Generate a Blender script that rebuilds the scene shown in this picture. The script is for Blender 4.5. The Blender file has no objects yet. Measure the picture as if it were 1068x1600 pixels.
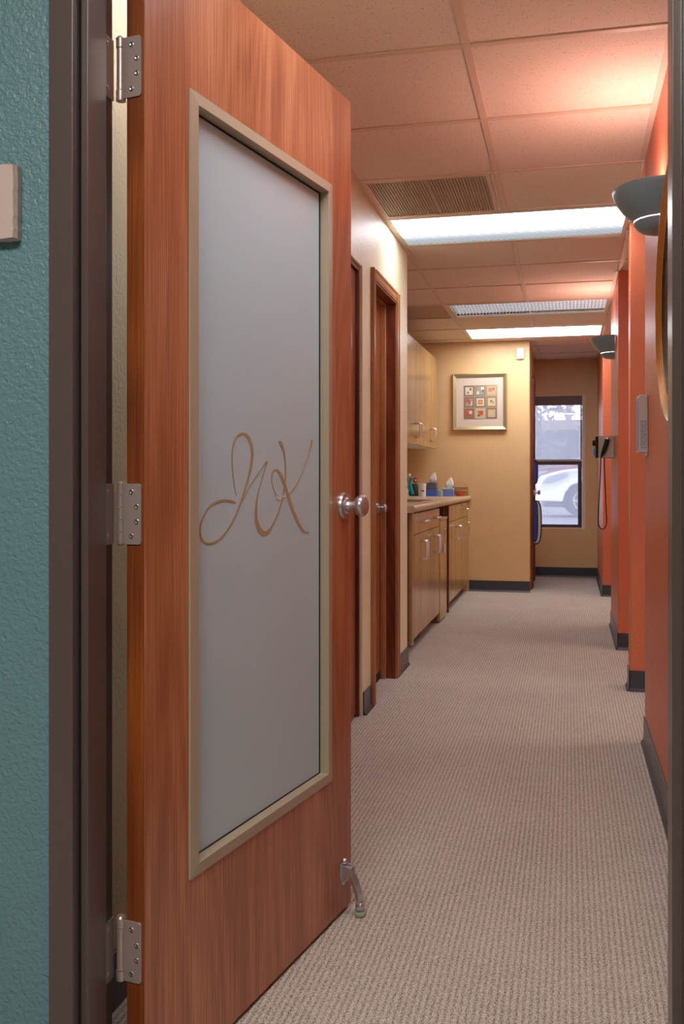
import bpy, bmesh, math, random
from mathutils import Vector, Matrix
random.seed(7)
PI = math.pi
C = bpy.context.scene.collection
SC = bpy.context.scene

# ------------------------------------------------------------------ camera, world, exposure
FPX, HOR, YAW, EYE = 1504.3, 748.0, 0.231356, 1.0692
cam_d = bpy.data.cameras.new('camera'); cam = bpy.data.objects.new('camera', cam_d); C.objects.link(cam)
cam_d.sensor_fit = 'HORIZONTAL'; cam_d.sensor_width = 36.0
cam_d.lens = FPX * 36.0 / 1068.0
cam_d.shift_y = -(800.0 - HOR) / 1068.0
cam_d.clip_start = 0.02; cam_d.clip_end = 300
cam.location = (0, 0, EYE); cam.rotation_euler = (PI / 2, 0, YAW)
SC.camera = cam
SC.view_settings.view_transform = 'Standard'; SC.view_settings.look = 'None'
SC.view_settings.gamma = 1.0; SC.view_settings.use_curve_mapping = False
SC.view_settings.exposure = 1.72
W = bpy.data.worlds.new('overcast_sky'); SC.world = W; W.use_nodes = True
wn = W.node_tree; bg = wn.nodes['Background']
bg.inputs[0].default_value = (0.80, 0.86, 1.0, 1); bg.inputs[1].default_value = 1.25

CZ = 2.365          # ceiling height
XR, XL = 0.30, -0.905
YB = 10.76          # back wall
YE = 9.20           # end wall of the counter alcove

# ------------------------------------------------------------------ area lamps (each one sits in a real fixture)
def area(name, loc, sx, sy, power, col, rot=(0, 0, 0)):
    d = bpy.data.lights.new(name, 'AREA'); d.shape = 'RECTANGLE'; d.size = sx; d.size_y = sy
    d.energy = power; d.color = col
    o = bpy.data.objects.new(name, d); C.objects.link(o); o.location = loc; o.rotation_euler = rot
    return o
def point(name, loc, power, col, r=0.03):
    d = bpy.data.lights.new(name, 'POINT'); d.energy = power; d.color = col; d.shadow_soft_size = r
    o = bpy.data.objects.new(name, d); C.objects.link(o); o.location = loc
    return o

# ------------------------------------------------------------------ materials
def lin(r, g, b):
    f = lambda v: (v / 255 / 12.92) if v / 255 <= 0.04045 else ((v / 255 + 0.055) / 1.055) ** 2.4
    return (f(r), f(g), f(b), 1)
def newmat(name):
    m = bpy.data.materials.new(name); m.use_nodes = True
    return m, m.node_tree.nodes, m.node_tree.links, m.node_tree.nodes['Principled BSDF']
def plain(name, rgb, rough=0.5, metal=0.0, spec=None, emit=None, es=0, var=0.0, vscale=20, bump=0, bscale=300):
    m, n, l, b = newmat(name)
    b.inputs['Base Color'].default_value = lin(*rgb); b.inputs['Roughness'].default_value = rough
    b.inputs['Metallic'].default_value = metal
    if spec is not None: b.inputs['Specular IOR Level'].default_value = spec
    if emit: b.inputs['Emission Color'].default_value = lin(*emit); b.inputs['Emission Strength'].default_value = es
    if var or bump:
        tc = n.new('ShaderNodeTexCoord')
    if var:
        ns = n.new('ShaderNodeTexNoise'); ns.inputs['Scale'].default_value = vscale; ns.inputs['Detail'].default_value = 4
        l.new(tc.outputs['Object'], ns.inputs['Vector'])
        mx = n.new('ShaderNodeMix'); mx.data_type = 'RGBA'
        c = lin(*rgb)
        mx.inputs[6].default_value = tuple(v * (1 - var) for v in c[:3]) + (1,)
        mx.inputs[7].default_value = tuple(min(1, v * (1 + var)) for v in c[:3]) + (1,)
        l.new(ns.outputs['Fac'], mx.inputs[0]); l.new(mx.outputs[2], b.inputs['Base Color'])
    if bump:
        nb = n.new('ShaderNodeTexNoise'); nb.inputs['Scale'].default_value = bscale; nb.inputs['Detail'].default_value = 3
        l.new(tc.outputs['Object'], nb.inputs['Vector'])
        bp = n.new('ShaderNodeBump'); bp.inputs['Strength'].default_value = bump; bp.inputs['Distance'].default_value = 0.003
        l.new(nb.outputs['Fac'], bp.inputs['Height']); l.new(bp.outputs['Normal'], b.inputs['Normal'])
    return m
def paint(name, rgb, rough=0.45, bump=0.5, scale=95):
    """orange peel textured wall paint"""
    m, n, l, b = newmat(name)
    b.inputs['Roughness'].default_value = rough
    geo = n.new('ShaderNodeNewGeometry')
    ns = n.new('ShaderNodeTexNoise'); ns.inputs['Scale'].default_value = 6; ns.inputs['Detail'].default_value = 5
    l.new(geo.outputs['Position'], ns.inputs['Vector'])
    mx = n.new('ShaderNodeMix'); mx.data_type = 'RGBA'; c = lin(*rgb)
    mx.inputs[6].default_value = tuple(v * 0.94 for v in c[:3]) + (1,)
    mx.inputs[7].default_value = tuple(min(1, v * 1.06) for v in c[:3]) + (1,)
    l.new(ns.outputs['Fac'], mx.inputs[0]); l.new(mx.outputs[2], b.inputs['Base Color'])
    vo = n.new('ShaderNodeTexVoronoi'); vo.feature = 'SMOOTH_F1'; vo.inputs['Scale'].default_value = scale
    dn = n.new('ShaderNodeTexNoise'); dn.inputs['Scale'].default_value = scale * 0.8; dn.inputs['Detail'].default_value = 2
    l.new(geo.outputs['Position'], dn.inputs['Vector'])
    ad = n.new('ShaderNodeMixRGB'); ad.inputs[0].default_value = 0.02
    l.new(geo.outputs['Position'], ad.inputs[1]); l.new(dn.outputs['Color'], ad.inputs[2])
    l.new(ad.outputs[0], vo.inputs['Vector'])
    sm = n.new('ShaderNodeMath'); sm.operation = 'ADD'
    l.new(vo.outputs['Distance'], sm.inputs[0]); l.new(dn.outputs['Fac'], sm.inputs[1])
    bp = n.new('ShaderNodeBump'); bp.inputs['Strength'].default_value = bump; bp.inputs['Distance'].default_value = 0.0022
    l.new(sm.outputs[0], bp.inputs['Height']); l.new(bp.outputs['Normal'], b.inputs['Normal'])
    return m
def wood(name, dark, mid, light, rough=0.32, along='Z', sc=1.0, cath=0.5, streak=0.5, bump=0.12, lo=0.22, hi=0.78):
    """straight stained grain with faint cathedral figure"""
    m, n, l, b = newmat(name)
    b.inputs['Roughness'].default_value = rough
    tc = n.new('ShaderNodeTexCoord')
    def mapped(a, lo_):
        mp = n.new('ShaderNodeMapping')
        s = {'Z': (a, a, lo_), 'Y': (a, lo_, a), 'X': (lo_, a, a)}[along]
        mp.inputs['Scale'].default_value = s; l.new(tc.outputs['Object'], mp.inputs['Vector']); return mp
    m1 = mapped(7 * sc, 0.55 * sc); n1 = n.new('ShaderNodeTexNoise'); n1.inputs['Scale'].default_value = 1; n1.inputs['Detail'].default_value = 6
    n1.inputs['Distortion'].default_value = 0.6
    l.new(m1.outputs[0], n1.inputs['Vector'])
    # cathedral rings taken from a slow noise
    m2 = mapped(2.6 * sc, 0.42 * sc); n2 = n.new('ShaderNodeTexNoise'); n2.inputs['Scale'].default_value = 1; n2.inputs['Detail'].default_value = 1.5
    l.new(m2.outputs[0], n2.inputs['Vector'])
    mu = n.new('ShaderNodeMath'); mu.operation = 'MULTIPLY'; mu.inputs[1].default_value = 150
    l.new(n2.outputs['Fac'], mu.inputs[0])
    si = n.new('ShaderNodeMath'); si.operation = 'SINE'; l.new(mu.outputs[0], si.inputs[0])
    m3 = mapped(260 * sc, 4.0 * sc); n3 = n.new('ShaderNodeTexNoise'); n3.inputs['Scale'].default_value = 1; n3.inputs['Detail'].default_value = 3
    l.new(m3.outputs[0], n3.inputs['Vector'])
    a1 = n.new('ShaderNodeMath'); a1.operation = 'MULTIPLY_ADD'; a1.inputs[1].default_value = 0.10 * cath * 2
    l.new(si.outputs[0], a1.inputs[0]); l.new(n1.outputs['Fac'], a1.inputs[2])
    a2 = n.new('ShaderNodeMath'); a2.operation = 'MULTIPLY_ADD'; a2.inputs[1].default_value = streak
    l.new(n3.outputs['Fac'], a2.inputs[0]); l.new(a1.outputs[0], a2.inputs[2])
    a3 = n.new('ShaderNodeMath'); a3.operation = 'SUBTRACT'; a3.inputs[1].default_value = streak * 0.5; l.new(a2.outputs[0], a3.inputs[0])
    cr = n.new('ShaderNodeValToRGB'); e = cr.color_ramp.elements
    e[0].position = lo; e[0].color = lin(*dark); e[1].position = hi; e[1].color = lin(*light)
    k = cr.color_ramp.elements.new(0.5); k.color = lin(*mid)
    l.new(a3.outputs[0], cr.inputs[0]); l.new(cr.outputs[0], b.inputs['Base Color'])
    bp = n.new('ShaderNodeBump'); bp.inputs['Strength'].default_value = bump; bp.inputs['Distance'].default_value = 0.001
    l.new(n3.outputs['Fac'], bp.inputs['Height']); l.new(bp.outputs['Normal'], b.inputs['Normal'])
    return m
def carpet_mat():
    m, n, l, b = newmat('ribbed_carpet')
    b.inputs['Roughness'].default_value = 0.95; b.inputs['Specular IOR Level'].default_value = 0.1
    geo = n.new('ShaderNodeNewGeometry'); sx = n.new('ShaderNodeSeparateXYZ')
    wob = n.new('ShaderNodeTexNoise'); wob.inputs['Scale'].default_value = 70; wob.inputs['Detail'].default_value = 2
    l.new(geo.outputs['Position'], wob.inputs['Vector'])
    l.new(geo.outputs['Position'], sx.inputs[0])
    wa = n.new('ShaderNodeMath'); wa.operation = 'MULTIPLY_ADD'; wa.inputs[1].default_value = 0.0050
    l.new(wob.outputs['Fac'], wa.inputs[0]); l.new(sx.outputs['X'], wa.inputs[2])
    fr = n.new('ShaderNodeMath'); fr.operation = 'MULTIPLY'; fr.inputs[1].default_value = 2 * PI / 0.0138
    l.new(wa.outputs[0], fr.inputs[0])
    sn = n.new('ShaderNodeMath'); sn.operation = 'SINE'; l.new(fr.outputs[0], sn.inputs[0])
    rib = n.new('ShaderNodeMath'); rib.operation = 'MULTIPLY_ADD'; rib.inputs[1].default_value = 0.5; rib.inputs[2].default_value = 0.5
    l.new(sn.outputs[0], rib.inputs[0])
    # yarn loops
    mp = n.new('ShaderNodeMapping'); mp.inputs['Scale'].default_value = (300, 190, 1)
    l.new(geo.outputs['Position'], mp.inputs['Vector'])
    vo = n.new('ShaderNodeTexVoronoi'); vo.inputs['Scale'].default_value = 1; vo.inputs['Randomness'].default_value = 0.9
    l.new(mp.outputs[0], vo.inputs['Vector'])
    big = n.new('ShaderNodeTexNoise'); big.inputs['Scale'].default_value = 3; big.inputs['Detail'].default_value = 6
    l.new(geo.outputs['Position'], big.inputs['Vector'])
    fm = n.new('ShaderNodeMapping'); fm.inputs['Scale'].default_value = (330, 210, 1); l.new(geo.outputs['Position'], fm.inputs['Vector'])
    fn = n.new('ShaderNodeTexNoise'); fn.inputs['Scale'].default_value = 1; fn.inputs['Detail'].default_value = 2; l.new(fm.outputs[0], fn.inputs['Vector'])
    fc = n.new('ShaderNodeMapRange'); fc.inputs[1].default_value = 0.30; fc.inputs[2].default_value = 0.70; l.new(fn.outputs['Fac'], fc.inputs[0])
    lo = n.new('ShaderNodeMath'); lo.operation = 'MULTIPLY_ADD'; lo.inputs[1].default_value = 0.62
    rb = n.new('ShaderNodeMath'); rb.operation = 'MULTIPLY_ADD'; rb.inputs[1].default_value = 1.45; rb.inputs[2].default_value = 0.12
    l.new(fc.outputs[0], rb.inputs[0]); l.new(rib.outputs[0], lo.inputs[0]); l.new(rb.outputs[0], lo.inputs[2])
    ad = n.new('ShaderNodeMath'); ad.operation = 'MULTIPLY_ADD'; ad.inputs[1].default_value = 0.35
    l.new(big.outputs['Fac'], ad.inputs[0]); l.new(lo.outputs[0], ad.inputs[2])
    ad2 = n.new('ShaderNodeMath'); ad2.operation = 'MULTIPLY'; ad2.inputs[1].default_value = 0.42; l.new(ad.outputs[0], ad2.inputs[0]); ad = ad2
    cr = n.new('ShaderNodeValToRGB'); e = cr.color_ramp.elements
    e[0].position = 0.10; e[0].color = lin(84, 74, 70); e[1].position = 0.85; e[1].color = lin(212, 200, 188)
    k = cr.color_ramp.elements.new(0.28); k.color = lin(134, 122, 113)
    k = cr.color_ramp.elements.new(0.48); k.color = lin(184, 171, 159)
    l.new(ad.outputs[0], cr.inputs[0])
    # single dark and light yarns
    hs = n.new('ShaderNodeHueSaturation'); hs.inputs['Saturation'].default_value = 1.0
    vr = n.new('ShaderNodeMapRange'); vr.inputs[3].default_value = 0.78; vr.inputs[4].default_value = 1.14
    sep = n.new('ShaderNodeSeparateColor'); l.new(vo.outputs['Color'], sep.inputs[0]); l.new(sep.outputs[0], vr.inputs[0])
    l.new(vr.outputs[0], hs.inputs['Value']); l.new(cr.outputs[0], hs.inputs['Color']); l.new(hs.outputs[0], b.inputs['Base Color'])
    bp = n.new('ShaderNodeBump'); bp.inputs['Strength'].default_value = 0.35; bp.inputs['Distance'].default_value = 0.003
    l.new(lo.outputs[0], bp.inputs['Height']); l.new(bp.outputs['Normal'], b.inputs['Normal'])
    return m
def tile_mat(name, rgb, speck=True):
    m, n, l, b = newmat(name); b.inputs['Roughness'].default_value = 0.9; b.inputs['Specular IOR Level'].default_value = 0.15
    if not speck:
        b.inputs['Base Color'].default_value = lin(*rgb); return m
    geo = n.new('ShaderNodeNewGeometry')
    v = n.new('ShaderNodeTexVoronoi'); v.inputs['Scale'].default_value = 150; v.inputs['Randomness'].default_value = 1
    l.new(geo.outputs['Position'], v.inputs['Vector'])
    sep = n.new('ShaderNodeSeparateColor'); l.new(v.outputs['Color'], sep.inputs[0])
    rad = n.new('ShaderNodeMapRange'); rad.inputs[1].default_value = 0.35; rad.inputs[2].default_value = 1.0
    rad.inputs[3].default_value = 0.0; rad.inputs[4].default_value = 0.30
    l.new(sep.outputs[0], rad.inputs[0])
    lt = n.new('ShaderNodeMath'); lt.operation = 'LESS_THAN'; l.new(v.outputs['Distance'], lt.inputs[0]); l.new(rad.outputs[0], lt.inputs[1])
    mx = n.new('ShaderNodeMix'); mx.data_type = 'RGBA'; c = lin(*rgb)
    mx.inputs[6].default_value = c; mx.inputs[7].default_value = tuple(x * 0.42 for x in c[:3]) + (1,)
    l.new(lt.outputs[0], mx.inputs[0]); l.new(mx.outputs[2], b.inputs['Base Color'])
    return m

M = {}
M['green'] = paint('teal_wall_paint', (98, 132, 138), 0.40, 0.9, 130)
M['cream'] = paint('cream_wall_paint', (228, 214, 180), 0.46, 0.45, 110)
M['tan'] = paint('golden_tan_wall_paint', (222, 184, 132), 0.42, 0.25, 110)
M['orange'] = paint('burnt_orange_wall_paint', (208, 110, 74), 0.40, 0.45, 110)
M['carpet'] = carpet_mat()
M['tile'] = tile_mat('fissured_ceiling_tile', (238, 222, 206))
M['tile_dark'] = tile_mat('darker_ceiling_tile', (200, 174, 152))  # one tile darker than the rest
M['tee'] = plain('ceiling_grid_paint', (224, 200, 180), 0.5)
M['base'] = plain('charcoal_rubber_base', (62, 62, 68), 0.32, bump=0.1, bscale=60)
M['frame'] = plain('brown_enamelled_steel', (86, 71, 67), 0.30, var=0.06, vscale=8, bump=0.05, bscale=500)
M['seal'] = plain('black_rubber_seal', (20, 18, 20), 0.7)
M['doorwood'] = wood('stained_oak_door_veneer', (142, 80, 52), (172, 104, 70), (202, 136, 98), 0.28, cath=0.32, streak=1.0, bump=0.2, lo=0.20, hi=0.80)
M['edgewood'] = wood('dark_stained_edge', (84, 36, 20), (130, 66, 30), (176, 100, 44), 0.34, sc=1.2, cath=0.3, streak=0.4)
M['trimwood'] = wood('reddish_stained_casing', (132, 82, 52), (166, 110, 72), (192, 136, 92), 0.30, cath=0.2, streak=0.4)
M['darkwood'] = wood('dark_red_stained_jamb', (74, 30, 20), (112, 50, 30), (146, 76, 42), 0.32, cath=0.3, streak=0.5)
M['slabwood'] = wood('red_brown_flush_door', (110, 50, 26), (146, 76, 40), (172, 98, 54), 0.28, cath=0.3, streak=0.4)
M['cabwood'] = wood('light_maple_laminate', (162, 124, 74), (176, 136, 82), (188, 148, 92), 0.22, sc=0.8, cath=0.25, streak=0.3, bump=0.03)
M['cabside'] = wood('dark_brown_cabinet_side', (112, 74, 48), (124, 84, 56), (136, 94, 64), 0.4, cath=0.1, streak=0.2, bump=0.03)  # darker brown than the cabinet fronts
M['lamin'] = plain('beige_laminate_worktop', (196, 168, 134), 0.35, var=0.07, vscale=90)
M['kick'] = plain('grey_brown_toe_kick', (92, 80, 76), 0.4)
M['black'] = plain('black_shade_and_cord', (10, 9, 9), 0.8)  # paints the dark of the cabinet voids; also a plain black cord
M['alu'] = plain('champagne_painted_metal_frame', (176, 160, 136), 0.38, metal=0.15)
M['satin'] = plain('satin_nickel', (196, 194, 196), 0.26, metal=0.8)
M['hinge'] = plain('brushed_steel_hinge', (182, 164, 158), 0.36, metal=0.5, bump=0.03, bscale=900)
M['screw'] = plain('bright_screw', (205, 200, 198), 0.3, metal=1.0)
M['chrome'] = plain('polished_chrome', (236, 234, 230), 0.2, metal=0.75)
M['white'] = plain('white_plastic', (226, 222, 214), 0.4)
M['offwhite'] = plain('off_white_paint', (214, 208, 192), 0.5)
M['steel'] = plain('stainless_steel_sink', (196, 198, 198), 0.25, metal=0.9)
M['sconce'] = plain('blue_grey_glazed_ceramic', (132, 156, 166), 0.35, var=0.05, vscale=12)
M['sconcein'] = plain('white_glazed_inside', (225, 215, 200), 0.4)
M['gold'] = plain('antique_gold_leaf', (200, 138, 62), 0.28, metal=0.45, var=0.12, vscale=30)
M['darkgold'] = plain('dark_bronze_band', (52, 40, 34), 0.25, metal=0.5)
M['mirror'] = plain('silvered_mirror', (235, 238, 238), 0.02, metal=1.0)
M['monogram'] = plain('clear_cut_tan_line', (172, 146, 114), 0.3)
M['rubber'] = plain('grey_rubber_foot', (150, 158, 142), 0.7)

def emis(name, rgb, strength):
    m, n, l, b = newmat(name)
    n.remove(b); e = n.new('ShaderNodeEmission'); e.inputs[0].default_value = lin(*rgb); e.inputs[1].default_value = strength
    l.new(e.outputs[0], n['Material Output'].inputs[0]); return m
def lens_mat(name, strength, rgb=(240, 246, 255), tubes=(0.33,), edge=0.030):
    """prismatic acrylic lens with tube glow along X painted into its emission; object Y runs across the fixture (0..0.6)"""
    m, n, l, b = newmat(name); n.remove(b)
    tc = n.new('ShaderNodeTexCoord'); sp = n.new('ShaderNodeSeparateXYZ'); l.new(tc.outputs['Object'], sp.inputs[0])
    # tube glow painted into the emission : gaussian bands, set off-centre
    acc = None
    for t in tubes:
        s1 = n.new('ShaderNodeMath'); s1.operation = 'SUBTRACT'; s1.inputs[1].default_value = (t - 0.5) * 0.56; l.new(sp.outputs['Y'], s1.inputs[0])
        s2 = n.new('ShaderNodeMath'); s2.operation = 'MULTIPLY'; l.new(s1.outputs[0], s2.inputs[0]); l.new(s1.outputs[0], s2.inputs[1])
        s3 = n.new('ShaderNodeMath'); s3.operation = 'MULTIPLY'; s3.inputs[1].default_value = -1 / (2 * 0.085 ** 2); l.new(s2.outputs[0], s3.inputs[0])
        s4 = n.new('ShaderNodeMath'); s4.operation = 'EXPONENT'; l.new(s3.outputs[0], s4.inputs[0])
        if acc is None: acc = s4
        else:
            a = n.new('ShaderNodeMath'); a.operation = 'ADD'; l.new(acc.outputs[0], a.inputs[0]); l.new(s4.outputs[0], a.inputs[1]); acc = a
    ch = n.new('ShaderNodeTexChecker'); ch.inputs['Scale'].default_value = 60
    ch.inputs[1].default_value = (1, 1, 1, 1); ch.inputs[2].default_value = (0.30, 0.33, 0.36, 1)
    l.new(tc.outputs['Object'], ch.inputs['Vector'])
    bw = n.new('ShaderNodeRGBToBW'); l.new(ch.outputs[0], bw.inputs[0])
    k = n.new('ShaderNodeMath'); k.operation = 'MULTIPLY_ADD'; k.inputs[1].default_value = 1 - edge; k.inputs[2].default_value = edge
    l.new(acc.outputs[0], k.inputs[0])
    k2 = n.new('ShaderNodeMath'); k2.operation = 'MULTIPLY'; l.new(k.outputs[0], k2.inputs[0]); l.new(bw.outputs[0], k2.inputs[1])
    k3 = n.new('ShaderNodeMath'); k3.operation = 'MULTIPLY'; k3.inputs[1].default_value = strength; l.new(k2.outputs[0], k3.inputs[0])
    e = n.new('ShaderNodeEmission'); e.inputs[0].default_value = lin(*rgb); l.new(k3.outputs[0], e.inputs[1])
    l.new(e.outputs[0], n['Material Output'].inputs[0]); return m
PANEL = 4.2
M['lens'] = lens_mat('prismatic_light_lens', PANEL * 2.0)
M['lensflat'] = emis('opal_light_lens', (246, 248, 255), PANEL * 0.95)
M['lensdim'] = emis('dim_light_lens', (205, 215, 235), 0.5)
M['bulb'] = emis('warm_bulb', (255, 205, 160), 14)

def frosted():
    m, n, l, b = newmat('frosted_glass')
    b.inputs['Base Color'].default_value = lin(208, 228, 236); b.inputs['Roughness'].default_value = 0.30
    tr = n.new('ShaderNodeBsdfTranslucent'); tr.inputs[0].default_value = lin(206, 214, 214)
    mx = n.new('ShaderNodeMixShader'); mx.inputs[0].default_value = 0.25
    l.new(b.outputs[0], mx.inputs[1]); l.new(tr.outputs[0], mx.inputs[2]); l.new(mx.outputs[0], n['Material Output'].inputs[0])
    return m
M['frost'] = frosted()
def screenm():
    m, n, l, b = newmat('insect_screen_mesh'); n.remove(b)
    t = n.new('ShaderNodeBsdfTransparent'); d = n.new('ShaderNodeBsdfTranslucent'); d.inputs[0].default_value = lin(196, 196, 214)
    d2 = n.new('ShaderNodeBsdfDiffuse'); d2.inputs[0].default_value = lin(170, 168, 182)
    a = n.new('ShaderNodeMixShader'); a.inputs[0].default_value = 0.5; l.new(d.outputs[0], a.inputs[1]); l.new(d2.outputs[0], a.inputs[2])
    mx = n.new('ShaderNodeMixShader'); mx.inputs[0].default_value = 0.42
    l.new(t.outputs[0], mx.inputs[1]); l.new(a.outputs[0], mx.inputs[2]); l.new(mx.outputs[0], n['Material Output'].inputs[0]); return m
M['screen'] = screenm()
def glassm():
    m, n, l, b = newmat('window_glass'); n.remove(b)
    t = n.new('ShaderNodeBsdfTransparent'); g = n.new('ShaderNodeBsdfGlossy'); g.inputs['Roughness'].default_value = 0.02
    mx = n.new('ShaderNodeMixShader'); mx.inputs[0].default_value = 0.06
    l.new(t.outputs[0], mx.inputs[1]); l.new(g.outputs[0], mx.inputs[2]); l.new(mx.outputs[0], n['Material Output'].inputs[0]); return m
M['glass'] = glassm()

# ------------------------------------------------------------------ mesh builder
OFF = {}
class MB:
    def __init__(s): s.v = []; s.f = []; s.sm = []
    def add(s, vs, fs, smooth=False):
        k = len(s.v); s.v += [Vector(v) for v in vs]
        for f in fs: s.f.append([i + k for i in f]); s.sm.append(smooth)
        return s
    def box(s, x0, x1, y0, y1, z0, z1):
        vs = [(x, y, z) for z in (z0, z1) for y in (y0, y1) for x in (x0, x1)]
        return s.add(vs, [(0, 2, 3, 1), (4, 5, 7, 6), (0, 1, 5, 4), (2, 6, 7, 3), (0, 4, 6, 2), (1, 3, 7, 5)])
    def prism(s, poly, axis, a, b, smooth=False):
        """poly: 2D outline, extruded along axis from a to b"""
        def p(u, w, t):
            return {'X': (t, u, w), 'Y': (u, t, w), 'Z': (u, w, t)}[axis]
        n = len(poly)
        vs = [p(u, w, a) for u, w in poly] + [p(u, w, b) for u, w in poly]
        s.add(vs, [list(range(n))[::-1], list(range(n, 2 * n))])
        k = len(s.v) - 2 * n
        for i in range(n):
            j = (i + 1) % n; s.f.append([k + i, k + j, k + n + j, k + n + i]); s.sm.append(smooth)
        return s
    def tube(s, pts, r, seg=10, cap=True):
        pts = [Vector(p) for p in pts]; n = len(pts); rs = r if isinstance(r, (list, tuple)) else [r] * n
        up = None; rings = []
        for i, p in enumerate(pts):
            t = (pts[min(i + 1, n - 1)] - pts[max(i - 1, 0)]).normalized()
            if up is None: up = t.orthogonal().normalized()
            else: up = (up - t * up.dot(t)).normalized()
            sd = t.cross(up)
            rings.append([p + (up * math.cos(2 * PI * k / seg) + sd * math.sin(2 * PI * k / seg)) * rs[i] for k in range(seg)])
        vs = [v for r_ in rings for v in r_]; fs = []
        for i in range(n - 1):
            for k in range(seg):
                k2 = (k + 1) % seg; fs.append((i * seg + k, i * seg + k2, (i + 1) * seg + k2, (i + 1) * seg + k))
        s.add(vs, fs, True)
        if cap:
            k0 = len(s.v) - n * seg
            s.f.append([k0 + k for k in range(seg)][::-1]); s.sm.append(False)
            s.f.append([k0 + (n - 1) * seg + k for k in range(seg)]); s.sm.append(False)
        return s
    def lathe(s, prof, c=(0, 0, 0), axis='Z', seg=32, a0=0, a1=2 * PI, sx=1, sy=1):
        """profile of (radius, height) turned about axis"""
        full = abs(a1 - a0 - 2 * PI) < 1e-6; m = seg if full else seg + 1
        vs = []
        for r, h in prof:
            for k in range(m):
                a = a0 + (a1 - a0) * k / seg; u, w = r * math.cos(a) * sx, r * math.sin(a) * sy
                q = {'Z': (u, w, h), 'X': (h, u, w), 'Y': (u, h, w)}[axis]
                vs.append((q[0] + c[0], q[1] + c[1], q[2] + c[2]))
        fs = []
        for i in range(len(prof) - 1):
            for k in range(seg):
                k2 = (k + 1) % m; fs.append((i * m + k, i * m + k2, (i + 1) * m + k2, (i + 1) * m + k))
        return s.add(vs, fs, True)
    def sphere(s, c, rx, ry=None, rz=None, seg=14, rings=8):
        ry = ry or rx; rz = rz or rx
        prof = [(math.sin(PI * i / rings), -math.cos(PI * i / rings)) for i in range(rings + 1)]
        k = len(s.v); s.lathe([(max(r, 1e-4), h) for r, h in prof], seg=seg)
        for v in s.v[k:]:
            v.x = v.x * rx + c[0]; v.y = v.y * ry + c[1]; v.z = v.z * rz + c[2]
        return s
    def build(s, name, mat, parent=None, bevel=0.0, seg=2, kind=None, local=False, loc=None, auto=False):
        vs = [Vector(v) for v in s.v]
        if parent is None:
            if loc is None:
                mn = [min(v[i] for v in vs) for i in range(3)]; mx_ = [max(v[i] for v in vs) for i in range(3)]
                loc = Vector(((mn[0] + mx_[0]) / 2, (mn[1] + mx_[1]) / 2, mn[2]))
            off = Vector(loc)
        else: off = OFF[parent.name]
        me = bpy.data.meshes.new(name)
        me.from_pydata([v - off for v in vs] if not local else vs, [], s.f)
        me.polygons.foreach_set('use_smooth', s.sm)
        me.update()
        bm = bmesh.new(); bm.from_mesh(me); bmesh.ops.recalc_face_normals(bm, faces=bm.faces)
        if auto:
            for e in bm.edges:
                if len(e.link_faces) == 2 and e.calc_face_angle(0) > math.radians(38): e.smooth = False
        bm.to_mesh(me); bm.free()
        o = bpy.data.objects.new(name, me); C.objects.link(o); me.materials.append(mat)
        if parent is None: o.location = off; OFF[o.name] = off
        else: o.parent = parent; OFF[o.name] = off
        if bevel:
            md = o.modifiers.new('edge', 'BEVEL'); md.width = bevel; md.segments = seg; md.limit_method = 'ANGLE'; md.angle_limit = math.radians(40)
        if kind: o['kind'] = kind
        return o
def B(*a): return MB().box(*a)
def tag(o, label=None, cat=None, group=None, kind=None):
    if label: o['label'] = label
    if cat: o['category'] = cat
    if group: o['group'] = group
    if kind: o['kind'] = kind
    return o
def thing(name, label, cat, loc, rz=0, group=None, kind=None, local=False):
    o = bpy.data.objects.new(name, None); C.objects.link(o); o.location = loc; o.rotation_euler = (0, 0, rz)
    o.empty_display_size = 0.05
    OFF[o.name] = Vector((0, 0, 0)) if local else Vector(loc)
    return tag(o, label, cat, group, kind)
def S(o, label=None): return tag(o, label, kind='structure')
def copy_tree(o, parent=None):
    c = o.copy(); C.objects.link(c)
    if parent: c.parent = parent
    OFF[c.name] = OFF[o.name]
    for ch in [x for x in list(bpy.data.objects) if x.parent == o and x.name in C.objects]: copy_tree(ch, c)
    return c

# ------------------------------------------------------------------ SHELL
fl = S(B(-3.0, 3.0, -2.6, YB + 0.15, -0.12, 0.0).build('floor', M['carpet'], loc=(0, 0, 0)), 'ribbed beige and brown loop carpet along the hallway')
TOP = 2.62
# wall between the camera's room and the hallway, green towards the camera
YG = 1.375
S(B(-2.4, -0.790, YG, YG + 0.055, 0, TOP).box(0.19, 1.8, YG, YG + 0.055, 0, TOP).box(-0.79, 0.19, YG, YG + 0.055, 2.075, TOP)
  .build('wall_front', M['green']), 'teal textured wall left of the brown door frame')
S(B(-2.4, -0.790, YG + 0.056, 1.485, 0, TOP).box(0.19, 1.8, YG + 0.056, 1.485, 0, TOP).box(-0.79, 0.19, YG + 0.056, 1.485, 2.075, TOP)
  .build('wall_front_inner', M['cream']), 'hallway side of the doorway wall')
# room the camera stands in
S(B(-2.5, -2.4, -2.6, YG, 0, TOP).build('wall_left_near', M['green']))
S(B(1.8, 1.9, -2.6, YG, 0, TOP).build('wall_right_near', M['green']))
S(B(-2.5, 1.9, -2.7, -2.6, 0, TOP).build('wall_behind', M['green']))
S(B(-2.5, 1.9, -2.7, YG, 2.6, 2.68).build('ceiling_near', M['offwhite']))
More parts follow.
